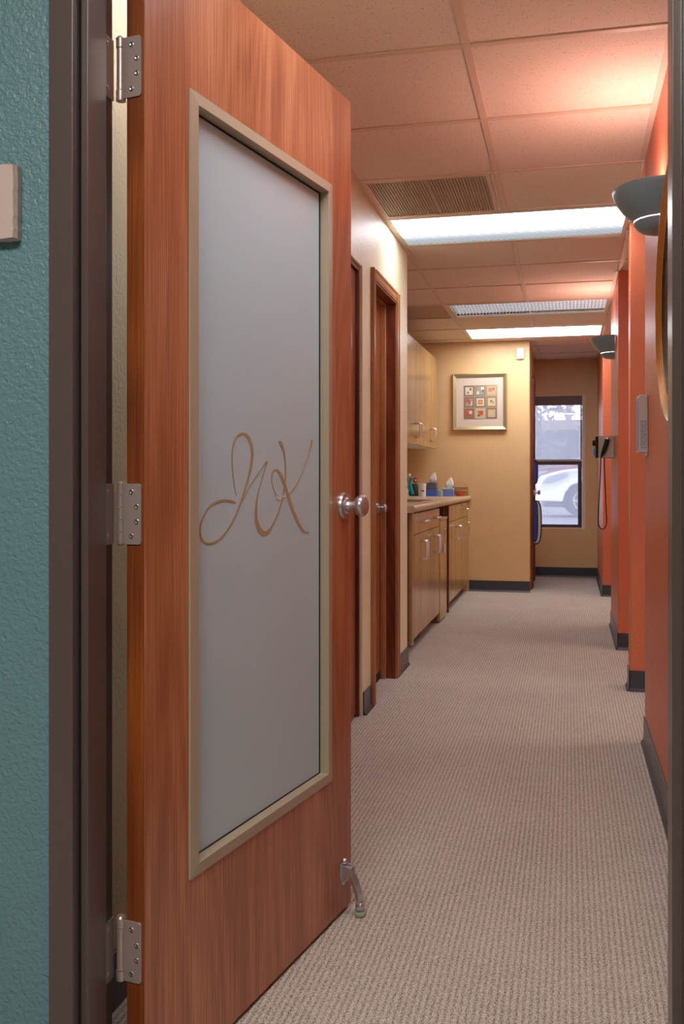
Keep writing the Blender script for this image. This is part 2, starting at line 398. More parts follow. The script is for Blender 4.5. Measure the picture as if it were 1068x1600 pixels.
# left wall of the hallway with two door openings
X0, X1 = XL - 0.12, XL
wl = MB().prism([(1.4851, 0), (3.34, 0), (3.34, 2.022), (4.243, 2.022), (4.243, 0), (4.472, 0), (4.472, 2.025), (5.085, 2.025), (5.085, 0), (5.48, 0), (5.48, TOP), (1.4851, TOP)], 'X', X0, X1)
S(wl.build('wall_left', M['cream'], bevel=0.004), 'cream textured left wall pierced by two stained doors')
S(B(-1.66, X0, 5.36, 5.48, 0, TOP).build('partition_alcove', M['tan']), 'tan side wall of the counter alcove')
S(B(-1.66, -1.53, 5.48, YE, 0, TOP).build('wall_alcove', M['tan']), 'tan wall behind the worktop')
S(B(-1.66, -0.36, YE, YE + 0.12, 0, TOP).build('wall_end', M['tan'], bevel=0.004), 'golden tan wall at the end of the worktop')
S(MB().prism([(YE + .1201, 0), (9.50, 0), (9.50, 2.06), (10.30, 2.06), (10.30, 0), (YB, 0), (YB, TOP), (YE + .1201, TOP)], 'X', -0.48, -0.36)
  .build('wall_side_far', M['tan'], bevel=0.003), 'tan side wall holding the last door')
# back wall around the window
WX0, WX1, WZ0, WZ1 = -0.56, 0.175, 0.525, 1.985
S(B(-2.4, WX0, YB, YB + 0.14, 0, TOP).box(WX1, 2.5, YB, YB + 0.14, 0, TOP).box(WX0, WX1, YB, YB + 0.14, 0, WZ0).box(WX0, WX1, YB, YB + 0.14, WZ1, TOP)
  .build('wall_back', M['tan']), 'far tan wall with the window')
# the window is seen past the corner, so its left part runs behind the side wall
# right wall and the wall stubs between the openings
def stub(y0, y1, depth, lab):
    return S(B(XR, XR + depth, y0, y1, 0, TOP).build('wall_right', M['orange'], bevel=0.003), lab)
stub(1.4851, 4.08, 0.12, 'burnt orange wall carrying the oval mirror')
stub(5.05, 5.20, 2.2, 'burnt orange wall end after the first opening')
stub(6.25, 7.32, 0.12, 'burnt orange wall section with the far wall lamp')
S(B(XR + 0.12, 2.5, 6.25, 6.37, 0, TOP).build('partition_second', M['orange']))
stub(9.05, YB, 0.12, 'burnt orange wall section next to the window')
S(B(XR + 0.12, 2.5, 9.05, 9.17, 0, TOP).build('partition_third', M['orange']))
S(B(2.5, 2.6, 1.4851, YB + 0.14, 0, TOP).build('wall_right_outer', M['cream']))
# rooms behind the left wall
S(B(-2.5, -2.4, 1.4851, YB + 0.14, 0, TOP).build('wall_left_outer', M['cream']))
S(B(-2.4, X0, 4.30, 4.42, 0, TOP).build('partition_first_left', M['cream']))
S(B(-2.4, X0, 3.10, 3.22, 0, TOP).build('partition_near_left', M['cream']))
# roof slab above the ceiling void keeps daylight out
S(B(-2.6, 2.7, -2.8, YB + 0.14, 2.68, 2.8).build('roof', M['offwhite']))

# ------------------------------------------------------------------ suspended ceiling
SP = 0.6096; GX0 = -0.2985; GY0 = 2.2848
lines = [GY0 + SP * j for j in range(-1, 15)]
ce = MB()
def region_rows(y0, y1):
    ys = [y0] + [y for y in lines if y0 + 0.03 < y < y1 - 0.03] + [y1]; return list(zip(ys[:-1], ys[1:]))
tw = 0.012
# main runners
_c = [1.486, GY0 - SP, GY0, GY0 + 4 * SP, GY0 + 5 * SP, GY0 + 8 * SP, GY0 + 9 * SP, GY0 + 10 * SP, GY0 + 11 * SP, YB]
for x, y0, y1 in [(GX0, _c[i], _c[i + 1]) for i in (0, 2, 4, 6, 8)] + [(GX0 - SP, 5.50, YE)]:
    ce.box(x - tw, x + tw, y0, y1, CZ, CZ + 0.004).box(x - 0.003, x + 0.003, y0, y1, CZ + 0.004, CZ + 0.035)
for x in (GX0 + SP,):
    for y0, y1 in [(4.08, 5.05), (5.20, 6.25), (7.32, 9.05)]:
        ce.box(x - tw, x + tw, y0, y1, CZ, CZ + 0.004)
for y in lines:
    if y < 1.6 or y > YB - 0.05: continue
    x0 = -1.53 if 5.5 < y < YE else (XL if y < 5.5 else -0.36)
    x1 = 1.4 if (4.08 < y < 5.05 or 5.20 < y < 6.25 or 7.32 < y < 9.05) else XR
    ce.box(x0, x1, y - tw, y + tw, CZ - 0.0006, CZ + 0.0034)
# wall angles
ce.box(XL, XL + 0.02, 1.486, 5.48, CZ - 0.001, CZ + 0.003)
for y0, y1 in [(1.486, 4.08), (6.25, 7.32), (9.05, YB)]: ce.box(XR - 0.02, XR, y0, y1, CZ - 0.001, CZ + 0.003)
ce.box(-1.53, -0.36, YE - 0.02, YE, CZ - 0.001, CZ + 0.003).box(-0.36, XR, YB - 0.02, YB, CZ - 0.001, CZ + 0.003)
ce.box(-0.36, -0.34, YE, YB, CZ - 0.001, CZ + 0.003).box(XL - 0.12, XL + 0.02, 5.48, 5.50, CZ - 0.001, CZ + 0.003)
ceil = S(ce.build('ceiling', M['tee'], loc=(0, 0, CZ)), 'suspended ceiling of pinholed square tiles in a painted grid')
# unit tile, chamfered lower edge; copies share the mesh and are scaled where cut
um = MB(); q = 0.5
um.add([(-q, -q, 0.016), (q, -q, 0.016), (q, q, 0.016), (-q, q, 0.016), (-q, -q, 0.003), (q, -q, 0.003), (q, q, 0.003), (-q, q, 0.003),
        (-q + .008, -q + .008, 0), (q - .008, -q + .008, 0), (q - .008, q - .008, 0), (-q + .008, q - .008, 0)],
       [(0, 3, 2, 1)[::-1], (0, 1, 5, 4), (1, 2, 6, 5), (2, 3, 7, 6), (3, 0, 4, 7), (4, 5, 9, 8), (5, 6, 10, 9), (6, 7, 11, 10), (7, 4, 8, 11), (8, 9, 10, 11)])
tile0 = None
FIX = []   # ceiling cells taken by fixtures
def jof(y): return (y - GY0) / SP
def cell(x0, x1, y0, y1, mat=None):
    global tile0
    if tile0 is None:
        OFF['_t'] = Vector((0, 0, 0))
        tile0 = um.build('ceiling_tile', M['tile'], parent=ceil, local=True); o = tile0
    else:
        o = tile0.copy(); C.objects.link(o); o.parent = ceil
    g = 0.004
    o.location = ((x0 + x1) / 2, (y0 + y1) / 2, 0.0040 + random.uniform(0, 0.001)); o.scale = (x1 - x0 - 2 * g, y1 - y0 - 2 * g, 1)
    if mat:
        o.data = tile0.data.copy(); o.data.materials[0] = mat
    return o
def near(a, b): return abs(a - b) < 0.05
def skip(x0, y0, y1):
    j = jof((y0 + y1) / 2)
    if -1 < j < 0 or 4 < j < 5 or 8 < j < 9 or 10 < j < 11: 
        if GX0 - SP - .02 < x0 < XR - 0.05: return True
    if 3 < j < 4 and near(x0, XL): return True
    return False
for x0, x1 in [(XL, GX0), (GX0, XR)]:
    for y0, y1 in region_rows(1.486, YE if x0 == XL else YB):
        if not skip(x0, y0, y1): cell(x0, x1, y0, y1)
for y0, y1 in region_rows(YE, YB): cell(-0.36, GX0, y0, y1)
for y0, y1 in region_rows(5.48, YE):
    cell(-1.53, XL, y0, y1, M['tile_dark'] if 8 < jof((y0 + y1) / 2) < 9 else None)
for ya, yb in [(4.08, 5.05), (5.20, 6.25), (7.32, 9.05)]:
    for y0, y1 in region_rows(ya, yb):
        cell(XR, GX0 + 2 * SP, y0, y1); cell(GX0 + 2 * SP, 1.4, y0, y1)

# recessed ceiling lights
def ceiling_light(j, label, mat, louver=False):
    y0, y1 = GY0 + SP * j, GY0 + SP * (j + 1); x0, x1 = XL + 0.012, XR - 0.008
    t = thing('ceiling_light', label, 'light', ((x0 + x1) / 2, (y0 + y1) / 2, CZ), group='recessed ceiling lights')
    fr = MB(); w = 0.022
    for a in [(x0, x1, y0 + tw, y0 + tw + w), (x0, x1, y1 - tw - w, y1 - tw), (x0, x0 + w, y0 + tw + w, y1 - tw - w), (x1 - w, x1, y0 + tw + w, y1 - tw - w)]:
        fr.box(a[0], a[1], a[2], a[3], CZ - 0.0015, CZ + 0.012)
    fr.build('frame', M['offwhite'], t)
    zz = 0.035 if louver else 0.006
    le = MB().box(x0 + w, x1 - w, y0 + tw + w, y1 - tw - w, CZ + zz, CZ + zz + 0.004)
    o = le.build('diffuser', mat, t)
    if louver:
        lv = MB(); nx = 44; ny = 6
        for i in range(1, nx):
            x = x0 + w + (x1 - x0 - 2 * w) * i / nx; lv.box(x - 0.0015, x + 0.0015, y0 + tw + w, y1 - tw - w, CZ + 0.006, CZ + 0.026)
        for i in range(1, ny):
            y = y0 + tw + w + (y1 - y0 - 2 * tw - 2 * w) * i / ny; lv.box(x0 + w, x1 - w, y - 0.001, y + 0.001, CZ + 0.012, CZ + 0.026)
        tag(lv.build('louver', M['white'], t), kind='stuff')
    MB().box(x0, x1, y0 + tw, y1 - tw, CZ + 0.05, CZ + 0.12).build('housing', M['offwhite'], t)
    return t
ceiling_light(4, 'large bright ceiling light with prismatic lens, above the second left door', M['lens'])
ceiling_light(-1, 'added unseen ceiling light brightening the near hallway, over the open door', M['lens'])  # added above the view to light the near hallway
ceiling_light(8, 'dim ribbed louver ceiling light between the two bright ones', M['lensdim'], True)
ceiling_light(10, 'plain bright ceiling light closest to the framed picture', M['lensflat'])
# air return panel
j = 3; y0, y1 = GY0 + SP * j + tw, GY0 + SP * (j + 1) - tw
t = thing('air_return_panel', 'dusty brown perforated air return panel beside the near ceiling light', 'vent', ((XL + GX0) / 2, (y0 + y1) / 2, CZ))
m = MB(); x0, x1 = XL + 0.02, GX0 - 0.03
for a in [(x0, x1, y0, y0 + .02), (x0, x1, y1 - .02, y1), (x0, x0 + .02, y0 + .02, y1 - .02), (x1 - .02, x1, y0 + .02, y1 - .02)]: m.box(a[0], a[1], a[2], a[3], CZ - .001, CZ + .008)
M['vent'] = plain('dusty_vent_metal', (184, 162, 138), 0.5, var=0.16, vscale=9)
m.build('frame', M['tee'], t)
MB().box(x0 + .02, x1 - .02, y0 + .02, y1 - .02, CZ + 0.008, CZ + 0.011).build('backing', M['vent'], t)
m = MB(); n_ = 40
for i in range(n_):
    x = x0 + .02 + (x1 - x0 - .04) * (i + .5) / n_; m.box(x - .004, x + .004, y0 + .02, y1 - .02, CZ + 0.002, CZ + 0.004)
m.box((x0 + x1) / 2 - 0.006, (x0 + x1) / 2 + 0.006, y0 + .02, y1 - .02, CZ + 0.0005, CZ + 0.002)
tag(m.build('slats', M['vent'], t), kind='stuff')
MB().box(x1 + 0.002, GX0 - 0.0125, y0, y1, CZ - 0.001, CZ + 0.006).build('filler_strip', M['tee'], t)

# ------------------------------------------------------------------ rubber bases
def base(name, mb, lab=None): return S(mb.build(name, M['base'], bevel=0.0012), lab)
BH, BT = 0.105, 0.006
def cove(mb, x0, x1, y0, y1, side):
    """rubber base with a small toe"""
    mb.box(x0, x1, y0, y1, 0.0, BH)
    e = 0.012
    if side == '-X': mb.prism([(x0 - e, 0.0), (x0 + .0005, 0.0), (x0 + .0005, 0.018)], 'Y', y0, y1)
    if side == '+X': mb.prism([(x1 + e, 0.0), (x1 - .0005, 0.018), (x1 - .0005, 0.0)], 'Y', y0, y1)
    if side == '-Y': mb.prism([(y0 - e, 0.0), (y0 + .0005, 0.0), (y0 + .0005, 0.018)], 'X', x0, x1)
    return mb
base('baseboard_left', cove(cove(cove(MB(), XL, XL + BT, 1.52, 3.33, '+X'), XL, XL + BT, 4.252, 4.445, '+X'), XL, XL + BT, 5.135, 5.486, '+X'), 'dark rubber base along the left wall')
base('baseboard_right', cove(MB(), XR - BT, XR, 1.52, 4.086, '-X'), 'grey rubber base under the mirror wall')
for y0, y1 in [(5.05, 5.206), (6.25, 7.326), (9.05, YB)]:
    mb = cove(cove(MB(), XR - BT, XR, y0 - BT, y1, '-X'), XR - BT, XR + 0.9, y0 - BT, y0 - 0.0002, '-Y')
    base('baseboard_right', mb, 'black rubber base round the end of an orange wall')
base('baseboard_end', cove(MB(), -0.925, -0.36 + BT, YE - BT, YE - .0002, '-Y'), 'dark rubber base under the framed picture')
base('baseboard_back', cove(MB(), -0.36, XR - BT, YB - BT, YB - .0002, '-Y'), 'black rubber base below the window')
base('baseboard_room', cove(MB(), -1.6, X0 - 0.001, 4.30 - BT, 4.2998, '-Y'))
base('baseboard_front', cove(cove(MB(), -2.4, -0.797, YG - BT, YG - .0002, '-Y'), 0.197, 1.8, YG - BT, YG - .0002, '-Y'))

# ------------------------------------------------------------------ brown steel frame of the near doorway
fr = thing('door_frame', 'dark brown moulded steel frame around the near doorway', None, (-0.3, 1.42, 0), kind='structure')
YC, YS, YN = 1.498, 1.446, 1.384
def jambprof(sx, xr, xs, xw, xf):
    # outline of the pressed-steel section, sx = +1 left jamb / -1 right jamb
    return [(xr, YC), (xr, YS), (xs, YS), (xs, YN), (xr + sx * 0.002, YN), (xr + sx * 0.002, 1.360), (xf, 1.360), (xf, YG), (xw, YG), (xw, YC)]
MB().prism(jambprof(1, -0.752, -0.7365, -0.789, -0.7915), 'Z', 0, 2.075).build('left_jamb', M['frame'], fr, bevel=0.0035, seg=3)
MB().prism(jambprof(-1, 0.152, 0.1372, 0.189, 0.1915), 'Z', 0, 2.075).build('right_jamb', M['frame'], fr, bevel=0.0035, seg=3)
MB().box(-0.752, 0.152, 1.360, YC, 2.028, 2.075).box(-0.752, 0.152, YN, YS, 2.012, 2.03).build('head', M['frame'], fr, bevel=0.003)
MB().box(-0.7515, -0.7485, YN - 0.006, YN - .0005, 0, 2.02).build('seal', M['seal'], fr)
MB().box(-0.7519, -0.7475, YC - .001, YC + 0.0, 0.0, 0.01).build('foot', M['seal'], fr)

# ------------------------------------------------------------------ the open door with frosted glass
PX, PY, DA = -0.68819, 1.48754, math.radians(10.305)
DW, DT, Z0, Z1 = 0.8786, 0.0361, 0.010, 2.011
door = thing('door_1', 'open oak-veneered door with a tall frosted glass light', None, (PX, PY, 0), rz=-DA, kind='structure', local=True)
# local frame: y along the leaf from hinge to latch, x = 0 is the face to the hallway, -DT the other face
gy0, gy1, gz0, gz1 = 0.147, 0.745, 0.360, 1.759     # cut-out
m = MB()
e_ = 0.0005
m.box(-DT, 0, e_, gy0, Z0, Z1).box(-DT, 0, gy1, DW, Z0, Z1).box(-DT, 0, gy0, gy1, Z0, gz0).box(-DT, 0, gy0, gy1, gz1, Z1)
leaf = m.build('door_leaf', M['doorwood'], door)
MB().box(-DT + .0012, -0.0012, -0.0012, e_, Z0, Z1).build('hinge_edge', M['edgewood'], door)
MB().box(-DT + .0012, -0.0012, DW, DW + .001, Z0, Z1).build('latch_edge', M['edgewood'], door)
# glazing frame: mitred, slopes slightly, with a deep return
def frame_ring(mb, o, i, zo, zi, xf, xb):
    """ring between outer rect o and inner rect i (y0,y1,z0,z1)"""
    def rect(r, x): return [(x, r[0], r[2]), (x, r[1], r[2]), (x, r[1], r[3]), (x, r[0], r[3])]
    vs = rect(o, 0.0002) + rect(o, zo) + rect(i, zi) + rect(i, xb)
    fs = []
    for k in range(4):
        k2 = (k + 1) % 4
        for a in range(3): fs.append((a * 4 + k, a * 4 + k2, (a + 1) * 4 + k2, (a + 1) * 4 + k))
    return mb.add(vs, fs)
oR = (0.134, 0.757, 0.348, 1.771); iR = (0.1585, 0.7305, 0.372, 1.747)
GB = -0.018
fm = frame_ring(MB(), oR, iR, 0.0035, 0.0065, 0, GB)
fo = fm.build('glass_frame', M['alu'], door, bevel=0.0008, seg=1)
fb = frame_ring(MB(), oR, iR, -0.0035, -0.0065, 0, 0)
for v in fb.v: v.x = v.x - DT if abs(v.x) > 0 else -DT
fb.build('glass_frame', M['alu'], door)
gl = MB().box(GB - 0.006, GB, iR[0] - .004, iR[1] + .004, iR[2] - .004, iR[3] + .004).build('frosted_glass', M['frost'], door)
g_ = 0.0035
MB().box(GB, GB + .002, iR[0], iR[1], iR[3] - g_, iR[3]).box(GB, GB + .002, iR[1] - g_, iR[1], iR[2], iR[3]).box(GB, GB + .002, iR[0], iR[1], iR[2], iR[2] + g_ * .6) \
    .build('gasket', M['seal'], door)

# the cut monogram: strokes given as (y, z, width) on the glass
def unproj(u, v, xoff):
    """photo pixel -> door-local (y, z) on the glass"""
    c, s = math.cos(YAW), math.sin(YAW)
    a = (u - 534) / FPX; b = (HOR - v) / FPX
    rx, ry = a * c - s, a * s + c
    dx, dy = math.sin(DA), math.cos(DA); nx, ny = math.cos(DA), -math.sin(DA)
    px, py = PX + nx * xoff, PY + ny * xoff
    # solve p + d*k = r*t
    det = dx * (-ry) + rx * dy
    k = (-px * (-ry) + (-rx) * py) / det if False else ((px * ry - py * rx) / (dy * rx - dx * ry))
    t = (px + dx * k) / rx
    return k, EYE + b * t
STROKES = [
    [(272, 466, 2), (262, 420, 3), (253, 350, 4), (248, 270, 5), (252, 205, 6), (268, 155, 8), (290, 134, 12), (310, 130, 14), (330, 142, 15), (346, 172, 15), (356, 220, 14),
     (354, 275, 12), (343, 335, 11), (325, 405, 9), (302, 475, 8), (275, 550, 7), (245, 612, 7), (215, 660, 7), (180, 698, 9), (140, 720, 12), (108, 720, 12), (86, 700, 11),
     (76, 665, 9), (79, 620, 8), (95, 575, 8), (122, 530, 9), (160, 500, 11), (205, 489, 12), (245, 493, 11), (268, 503, 8)],
    [(283, 528, 4), (305, 485, 5), (340, 418, 5), (385, 350, 5), (418, 302, 5), (436, 280, 8), (428, 310, 6), (412, 362, 5), (394, 425, 5), (382, 480, 7), (377, 540, 12),
     (378, 590, 17), (390, 635, 22), (412, 664, 26), (438, 660, 18), (462, 628, 9), (488, 575, 6), (507, 520, 6), (520, 475, 5), (529, 420, 6), (535, 350, 6), (534, 290, 6), (528, 235, 8), (518, 200, 14), (508, 178, 16), (502, 170, 6)],
    [(492, 468, 4), (476, 440, 4), (464, 400, 4), (461, 365, 5), (468, 335, 7), (484, 325, 10), (502, 340, 14), (520, 378, 15), (540, 436, 15), (562, 505, 15), (585, 568, 14), (608, 618, 13), (630, 652, 11), (645, 662, 9), (660, 658, 6)],
    [(677, 163, 9), (674, 190, 9), (666, 220, 5), (652, 265, 4), (630, 320, 4), (605, 380, 4), (578, 428, 5), (552, 458, 5), (530, 474, 6)],
    [(486, 470, 10), (500, 478, 14), (514, 480, 8)], [(518, 466, 10), (528, 468, 10), (538, 470, 7)],
]
def ribbon(pts, xs, mb, thick=0.0006):
    # catmull-rom in photo crop space, then to the glass
    P = [Vector((p[0], p[1], p[2])) for p in pts]; out = []
    for i in range(len(P) - 1):
        p0, p1, p2, p3 = P[max(i - 1, 0)], P[i], P[i + 1], P[min(i + 2, len(P) - 1)]
        for k in range(5):
            t = k / 5; out.append(0.5 * ((2 * p1) + (p2 - p0) * t + (2 * p0 - 5 * p1 + 4 * p2 - p3) * t * t + (3 * p1 - p0 - 3 * p2 + p3) * t ** 3))
    out.append(P[-1])
    L, R = [], []
    for i, p in enumerate(out):
        a, b = out[max(i - 1, 0)], out[min(i + 1, len(out) - 1)]
        d = Vector((b.x - a.x, b.y - a.y)); d = d.normalized() if d.length > 0 else Vector((1, 0)); nn = Vector((-d.y, d.x))
        w = p.z * 0.5
        for lst, sg in ((L, 1), (R, -1)):
            u, v = 290 + (p.x + nn.x * w * sg) * 0.29026, 640 + (p.y + nn.y * w * sg) * 0.29026
            lst.append(unproj(u, v, GB))
    n = len(L)
    vs = [(xs, y, z) for y, z in L] + [(xs, y, z) for y, z in R] + [(xs + thick, y, z) for y, z in L] + [(xs + thick, y, z) for y, z in R]
    fs = []
    for i in range(n - 1):
        fs += [(2 * n + i, 2 * n + i + 1, 3 * n + i + 1, 3 * n + i), (i, n + i, n + i + 1, i + 1), (i, i + 1, 2 * n + i + 1, 2 * n + i), (n + i, 3 * n + i, 3 * n + i + 1, n + i + 1)]
    mb.add(vs, fs)
m = MB()
for s_ in STROKES[:4]: ribbon(s_, GB + 0.0003, m)
tag(m.build('monogram', M['monogram'], gl, local=True), 'flowing script letters cut in thin tan lines')
m = MB()
for s_ in STROKES[4:]: ribbon(s_, GB + 0.0010, m)
tag(m.build('white_blobs', M['white'], gl, local=True), 'small white blobs on the script letters')  # white blobs laid over the strokes

# knob
ky, kz = 0.828, 1.003
for sgn, x0 in ((1, 0.0), (-1, -DT)):
    rose = MB().lathe([(0.0001, x0), (0.033, x0), (0.0335, x0 + sgn * .004), (0.031, x0 + sgn * .009), (0.020, x0 + sgn * .0105), (0.017, x0 + sgn * .014), (0.0001, x0 + sgn * .0145)], (0, ky, kz), 'X', 36).build('knob_rose', M['satin'], door, auto=True)
    kn = MB().lathe([(0.015, x0 + sgn * .010), (0.0125, x0 + sgn * .014), (0.0105, x0 + sgn * .022), (0.0105, x0 + sgn * .030), (0.015, x0 + sgn * .034), (0.0225, x0 + sgn * .039), (0.0262, x0 + sgn * .046), (0.0268, x0 + sgn * .052), (0.0250, x0 + sgn * .0575), (0.021, x0 + sgn * .0605), (0.0001, x0 + sgn * .0625)],
                     (0, ky, kz), 'X', 36).build('knob', M['satin'], door, auto=True)
MB().box(-DT + .006, -.006, DW, DW + .0022, 0.965, 1.04).build('latch_plate', M['satin'], door)

# kick-down door stop
st = MB()
sy = 0.826
st.prism([(sy - .019, 0.128), (sy + .016, 0.128), (sy + .016, 0.084), (sy + .004, 0.070), (sy - .012, 0.078), (sy - .019, 0.095)], 'X', 0.0, 0.0035)
st.prism([(0.003, 0.126), (0.026, 0.121), (0.030, 0.107), (0.018, 0.092), (0.003, 0.080)], 'Y', sy - .013, sy - .0095)
st.prism([(0.003, 0.126), (0.026, 0.121), (0.030, 0.107), (0.018, 0.092), (0.003, 0.080)], 'Y', sy + .0085, sy + .012)
st.box(0.003, 0.026, sy - .0095, sy + .0085, 0.117, 0.1205)
stop = st.build('door_stop', M['satin'], door, bevel=0.0012)
MB().tube([(0.004, sy - 0.002, 0.128), (0.007, sy - 0.002, 0.137)], [0.006, 0.004], 12).build('screw', M['screw'], stop, local=True)
arm = MB(); pth = [(0.018, sy, 0.112), (0.026, sy + .002, 0.096), (0.034, sy + .004, 0.076), (0.040, sy + .006, 0.056), (0.0425, sy + .007, 0.040), (0.043, sy + .008, 0.030)]
for k in range(len(pth) - 1):
    a, b = Vector(pth[k]), Vector(pth[k + 1]); 
    tdir = (b - a).normalized(); side = Vector((0.28, 0.96, 0)); nrm = tdir.cross(side).normalized()
w, h_ = 0.0105, 0.0055
ring = []
for k, p in enumerate(pth):
    a, b = Vector(pth[max(k - 1, 0)]), Vector(pth[min(k + 1, len(pth) - 1)]); tdir = (b - a).normalized(); side = Vector((0.15, 0.99, 0)).normalized(); nrm = tdir.cross(side).normalized()
    p = Vector(p); ring.append([p + side * w + nrm * h_, p - side * w + nrm * h_, p - side * w - nrm * h_, p + side * w - nrm * h_])
vs = [v for r in ring for v in r]; fs = [(0, 1, 2, 3), tuple(len(vs) - 4 + k for k in (3, 2, 1, 0))]
for k in range(len(ring) - 1):
    for q_ in range(4): fs.append((k * 4 + q_, k * 4 + (q_ + 1) % 4, k * 4 + 4 + (q_ + 1) % 4, k * 4 + 4 + q_))
arm.add(vs, fs).build('stop_arm', M['satin'], stop, local=True, bevel=0.0012)
MB().tube([(0.0430, sy + .008, 0.036), (0.0430, sy + .008, 0.014)], [0.0105, 0.0120], 20).build('stop_cup', M['satin'], stop, local=True)
tag(MB().tube([(0.0430, sy + .008, 0.014), (0.0430, sy + .008, 0.0055), (0.0430, sy + .008, 0.0015)], [0.0132, 0.0138, 0.0125], 20).build('rubber_foot', M['rubber'], stop, local=True), 'pale green grey rubber tip')

# hinges (leaf on the door edge, barrel, leaf on the jamb)
def rounded_rect(x0, x1, z0, z1, r, corners):
    pts = []
    cs = [(x1 - r, z1 - r, 0), (x0 + r, z1 - r, 90), (x0 + r, z0 + r, 180), (x1 - r, z0 + r, 270)]
    sq = [(x1, z1), (x0, z1), (x0, z0), (x1, z0)]
    for k, (cx, cz, a) in enumerate(cs):
        if corners[k]:
            for q_ in range(6): pts.append((cx + r * math.cos(math.radians(a + q_ * 18)), cz + r * math.sin(math.radians(a + q_ * 18))))
        else: pts.append(sq[k])
    return pts
cA, sA = math.cos(DA), math.sin(DA)
def w2l(x, y):   # world XY -> door local
    dx, dy = x - PX, y - PY
    return dx * cA - dy * sA, dx * sA + dy * cA
for zc, spring in ((1.759, True), (1.010, False), (0.277, True)):
    za, zb = zc - 0.051, zc + 0.051
    hm = MB().prism(rounded_rect(-0.0415, -0.0048, za, zb, 0.006, (1, 0, 0, 1)), 'Y', -0.0042, -0.0012)
    if not spring: hm.box(-0.0475, -0.040, -0.0042, -0.0015, za, zb)
    else: hm.box(-0.0475, -0.040, -0.0042, -0.0015, za + 0.022, zb - 0.022)
    h = hm.build('hinge', M['hinge'], door, bevel=0.0004, seg=1)
    bx, by = -0.0480, 0.0
    br = MB()
    if spring:
        br.tube([(bx, by, za + .016), (bx, by, zb - .016)], 0.0072, 20)
        br.tube([(bx, by, zb - .015), (bx, by, zb + .001)], 0.0082, 20).tube([(bx, by, za - .002), (bx, by, za + .015)], 0.0082, 20)
        br.tube([(bx, by, zb + .001), (bx, by, zb + .0045)], [0.0088, 0.006], 20)
    else:
        for k in range(5):
            br.tube([(bx, by, za + .0206 * k + .0007), (bx, by, za + .0206 * (k + 1) - .0009)], 0.0064, 18)
        br.tube([(bx, by, zb + .0005), (bx, by, zb + .004)], [0.007, 0.004], 16).tube([(bx, by, za - .003), (bx, by, za)], [0.004, 0.006], 16)
    br.build('hinge_barrel', M['hinge'], h, local=True, auto=True)
    # jamb leaf, flat on the rabbet (world X = -0.752)
    p0 = w2l(-0.7518, 1.4975); p1 = w2l(-0.7518, 1.4475); p2 = w2l(-0.7493, 1.4475); p3 = w2l(-0.7493, 1.4975)
    jl = MB().prism([p0, p1, p2, p3], 'Z', za, zb); jl.build('jamb_leaf', M['hinge'], h, local=True)
    for k, (fx, fz) in enumerate([(-0.0235, .037), (-0.0130, .0125), (-0.0130, -.0125), (-0.0235, -.037)]):
        MB().lathe([(0.0046, -0.0042), (0.0046, -0.0050), (0.0032, -0.0055), (0.0022, -0.0046), (0.0001, -0.0044)], (fx, 0, zc + fz), 'Y', 16).build('screw', M['screw'], h, local=True)
    for k, (fy, fz) in enumerate([(1.476, .037), (1.462, .0125), (1.462, -.0125), (1.476, -.037)]):
        l0 = w2l(-0.7493, fy); l1 = w2l(-0.7480, fy)
        MB().tube([(l0[0], l0[1], zc + fz), (l1[0], l1[1], zc + fz)], [0.0046, 0.003], 14).build('screw', M['screw'], h, local=True)

# ------------------------------------------------------------------ left doors
def casing_board(mb, y0, y1, z0, z1, horizontal, inner):
    """moulded casing on the left wall: three stepped bands"""
    if horizontal:
        h = z1 - z0
        for a, b, d in ((0, .12, .012), (.12, .26, .019), (.26, .36, .014), (.36, .82, .017), (.82, 1, .022)):
            mb.box(XL, XL + d * .85, y0, y1, z0 + h * a, z0 + h * b)
    else:
        w_ = y1 - y0
        for a, b, d in ((0, .12, .012), (.12, .26, .019), (.26, .36, .014), (.36, .82, .017), (.82, 1, .022)):
            if inner == 'low': ya, yb = y0 + w_ * a, y0 + w_ * b
            else: ya, yb = y1 - w_ * b, y1 - w_ * a
            mb.box(XL, XL + d * .85, ya, yb, z0, z1)
    return mb
# door 3 (second in the left wall): moulded casing, closed slab set deep in the jamb
d3 = thing('door_3', 'closed red-brown flush door in moulded wooden casing', None, (XL, 4.79, 0), kind='structure')
casing_board(MB(), 4.430, 4.484, 0, 2.063, False, 'high').build('casing_side', M['trimwood'], d3, bevel=0.0012)
casing_board(MB(), 5.072, 5.135, 0, 2.063, False, 'low').build('casing_side', M['trimwood'], d3, bevel=0.0012)
casing_board(MB(), 4.484, 5.072, 2.003, 2.063, True, '').build('casing_head', M['trimwood'], d3, bevel=0.0012)
MB().box(XL - .1205, XL + .002, 4.4715, 4.484, 0, 2.02).box(XL - .1205, XL + .002, 5.072, 5.0845, 0, 2.02).box(XL - .1205, XL + .002, 4.484, 5.072, 2.005, 2.02) \
    .build('jamb', M['darkwood'], d3)
MB().box(-0.980, -0.952, 4.484, 4.490, 0, 2.005).box(-0.980, -0.952, 5.050, 5.072, 0, 2.005).box(-0.980, -0.952, 4.490, 5.050, 1.985, 2.005) \
    .build('stop_bead', M['trimwood'], d3, bevel=0.002)
sl = MB().box(-1.017, -0.981, 4.487, 5.069, 0.012, 2.002).build('door_leaf', M['slabwood'], d3)
MB().box(-0.9805, -0.977, 4.492, 5.047, 0.004, 0.045).build('door_sweep', M['seal'], d3)
kp = (-0.981, 4.988, 0.914)
MB().lathe([(0.0001, 0), (0.030, 0), (0.030, .006), (0.016, .009), (0.011, .014), (0.011, .024), (0.018, .029), (0.0245, .036), (0.0245, .042), (0.018, .048), (0.0001, .050)], kp, 'X', 28) \
    .build('knob', M['satin'], d3, auto=True)
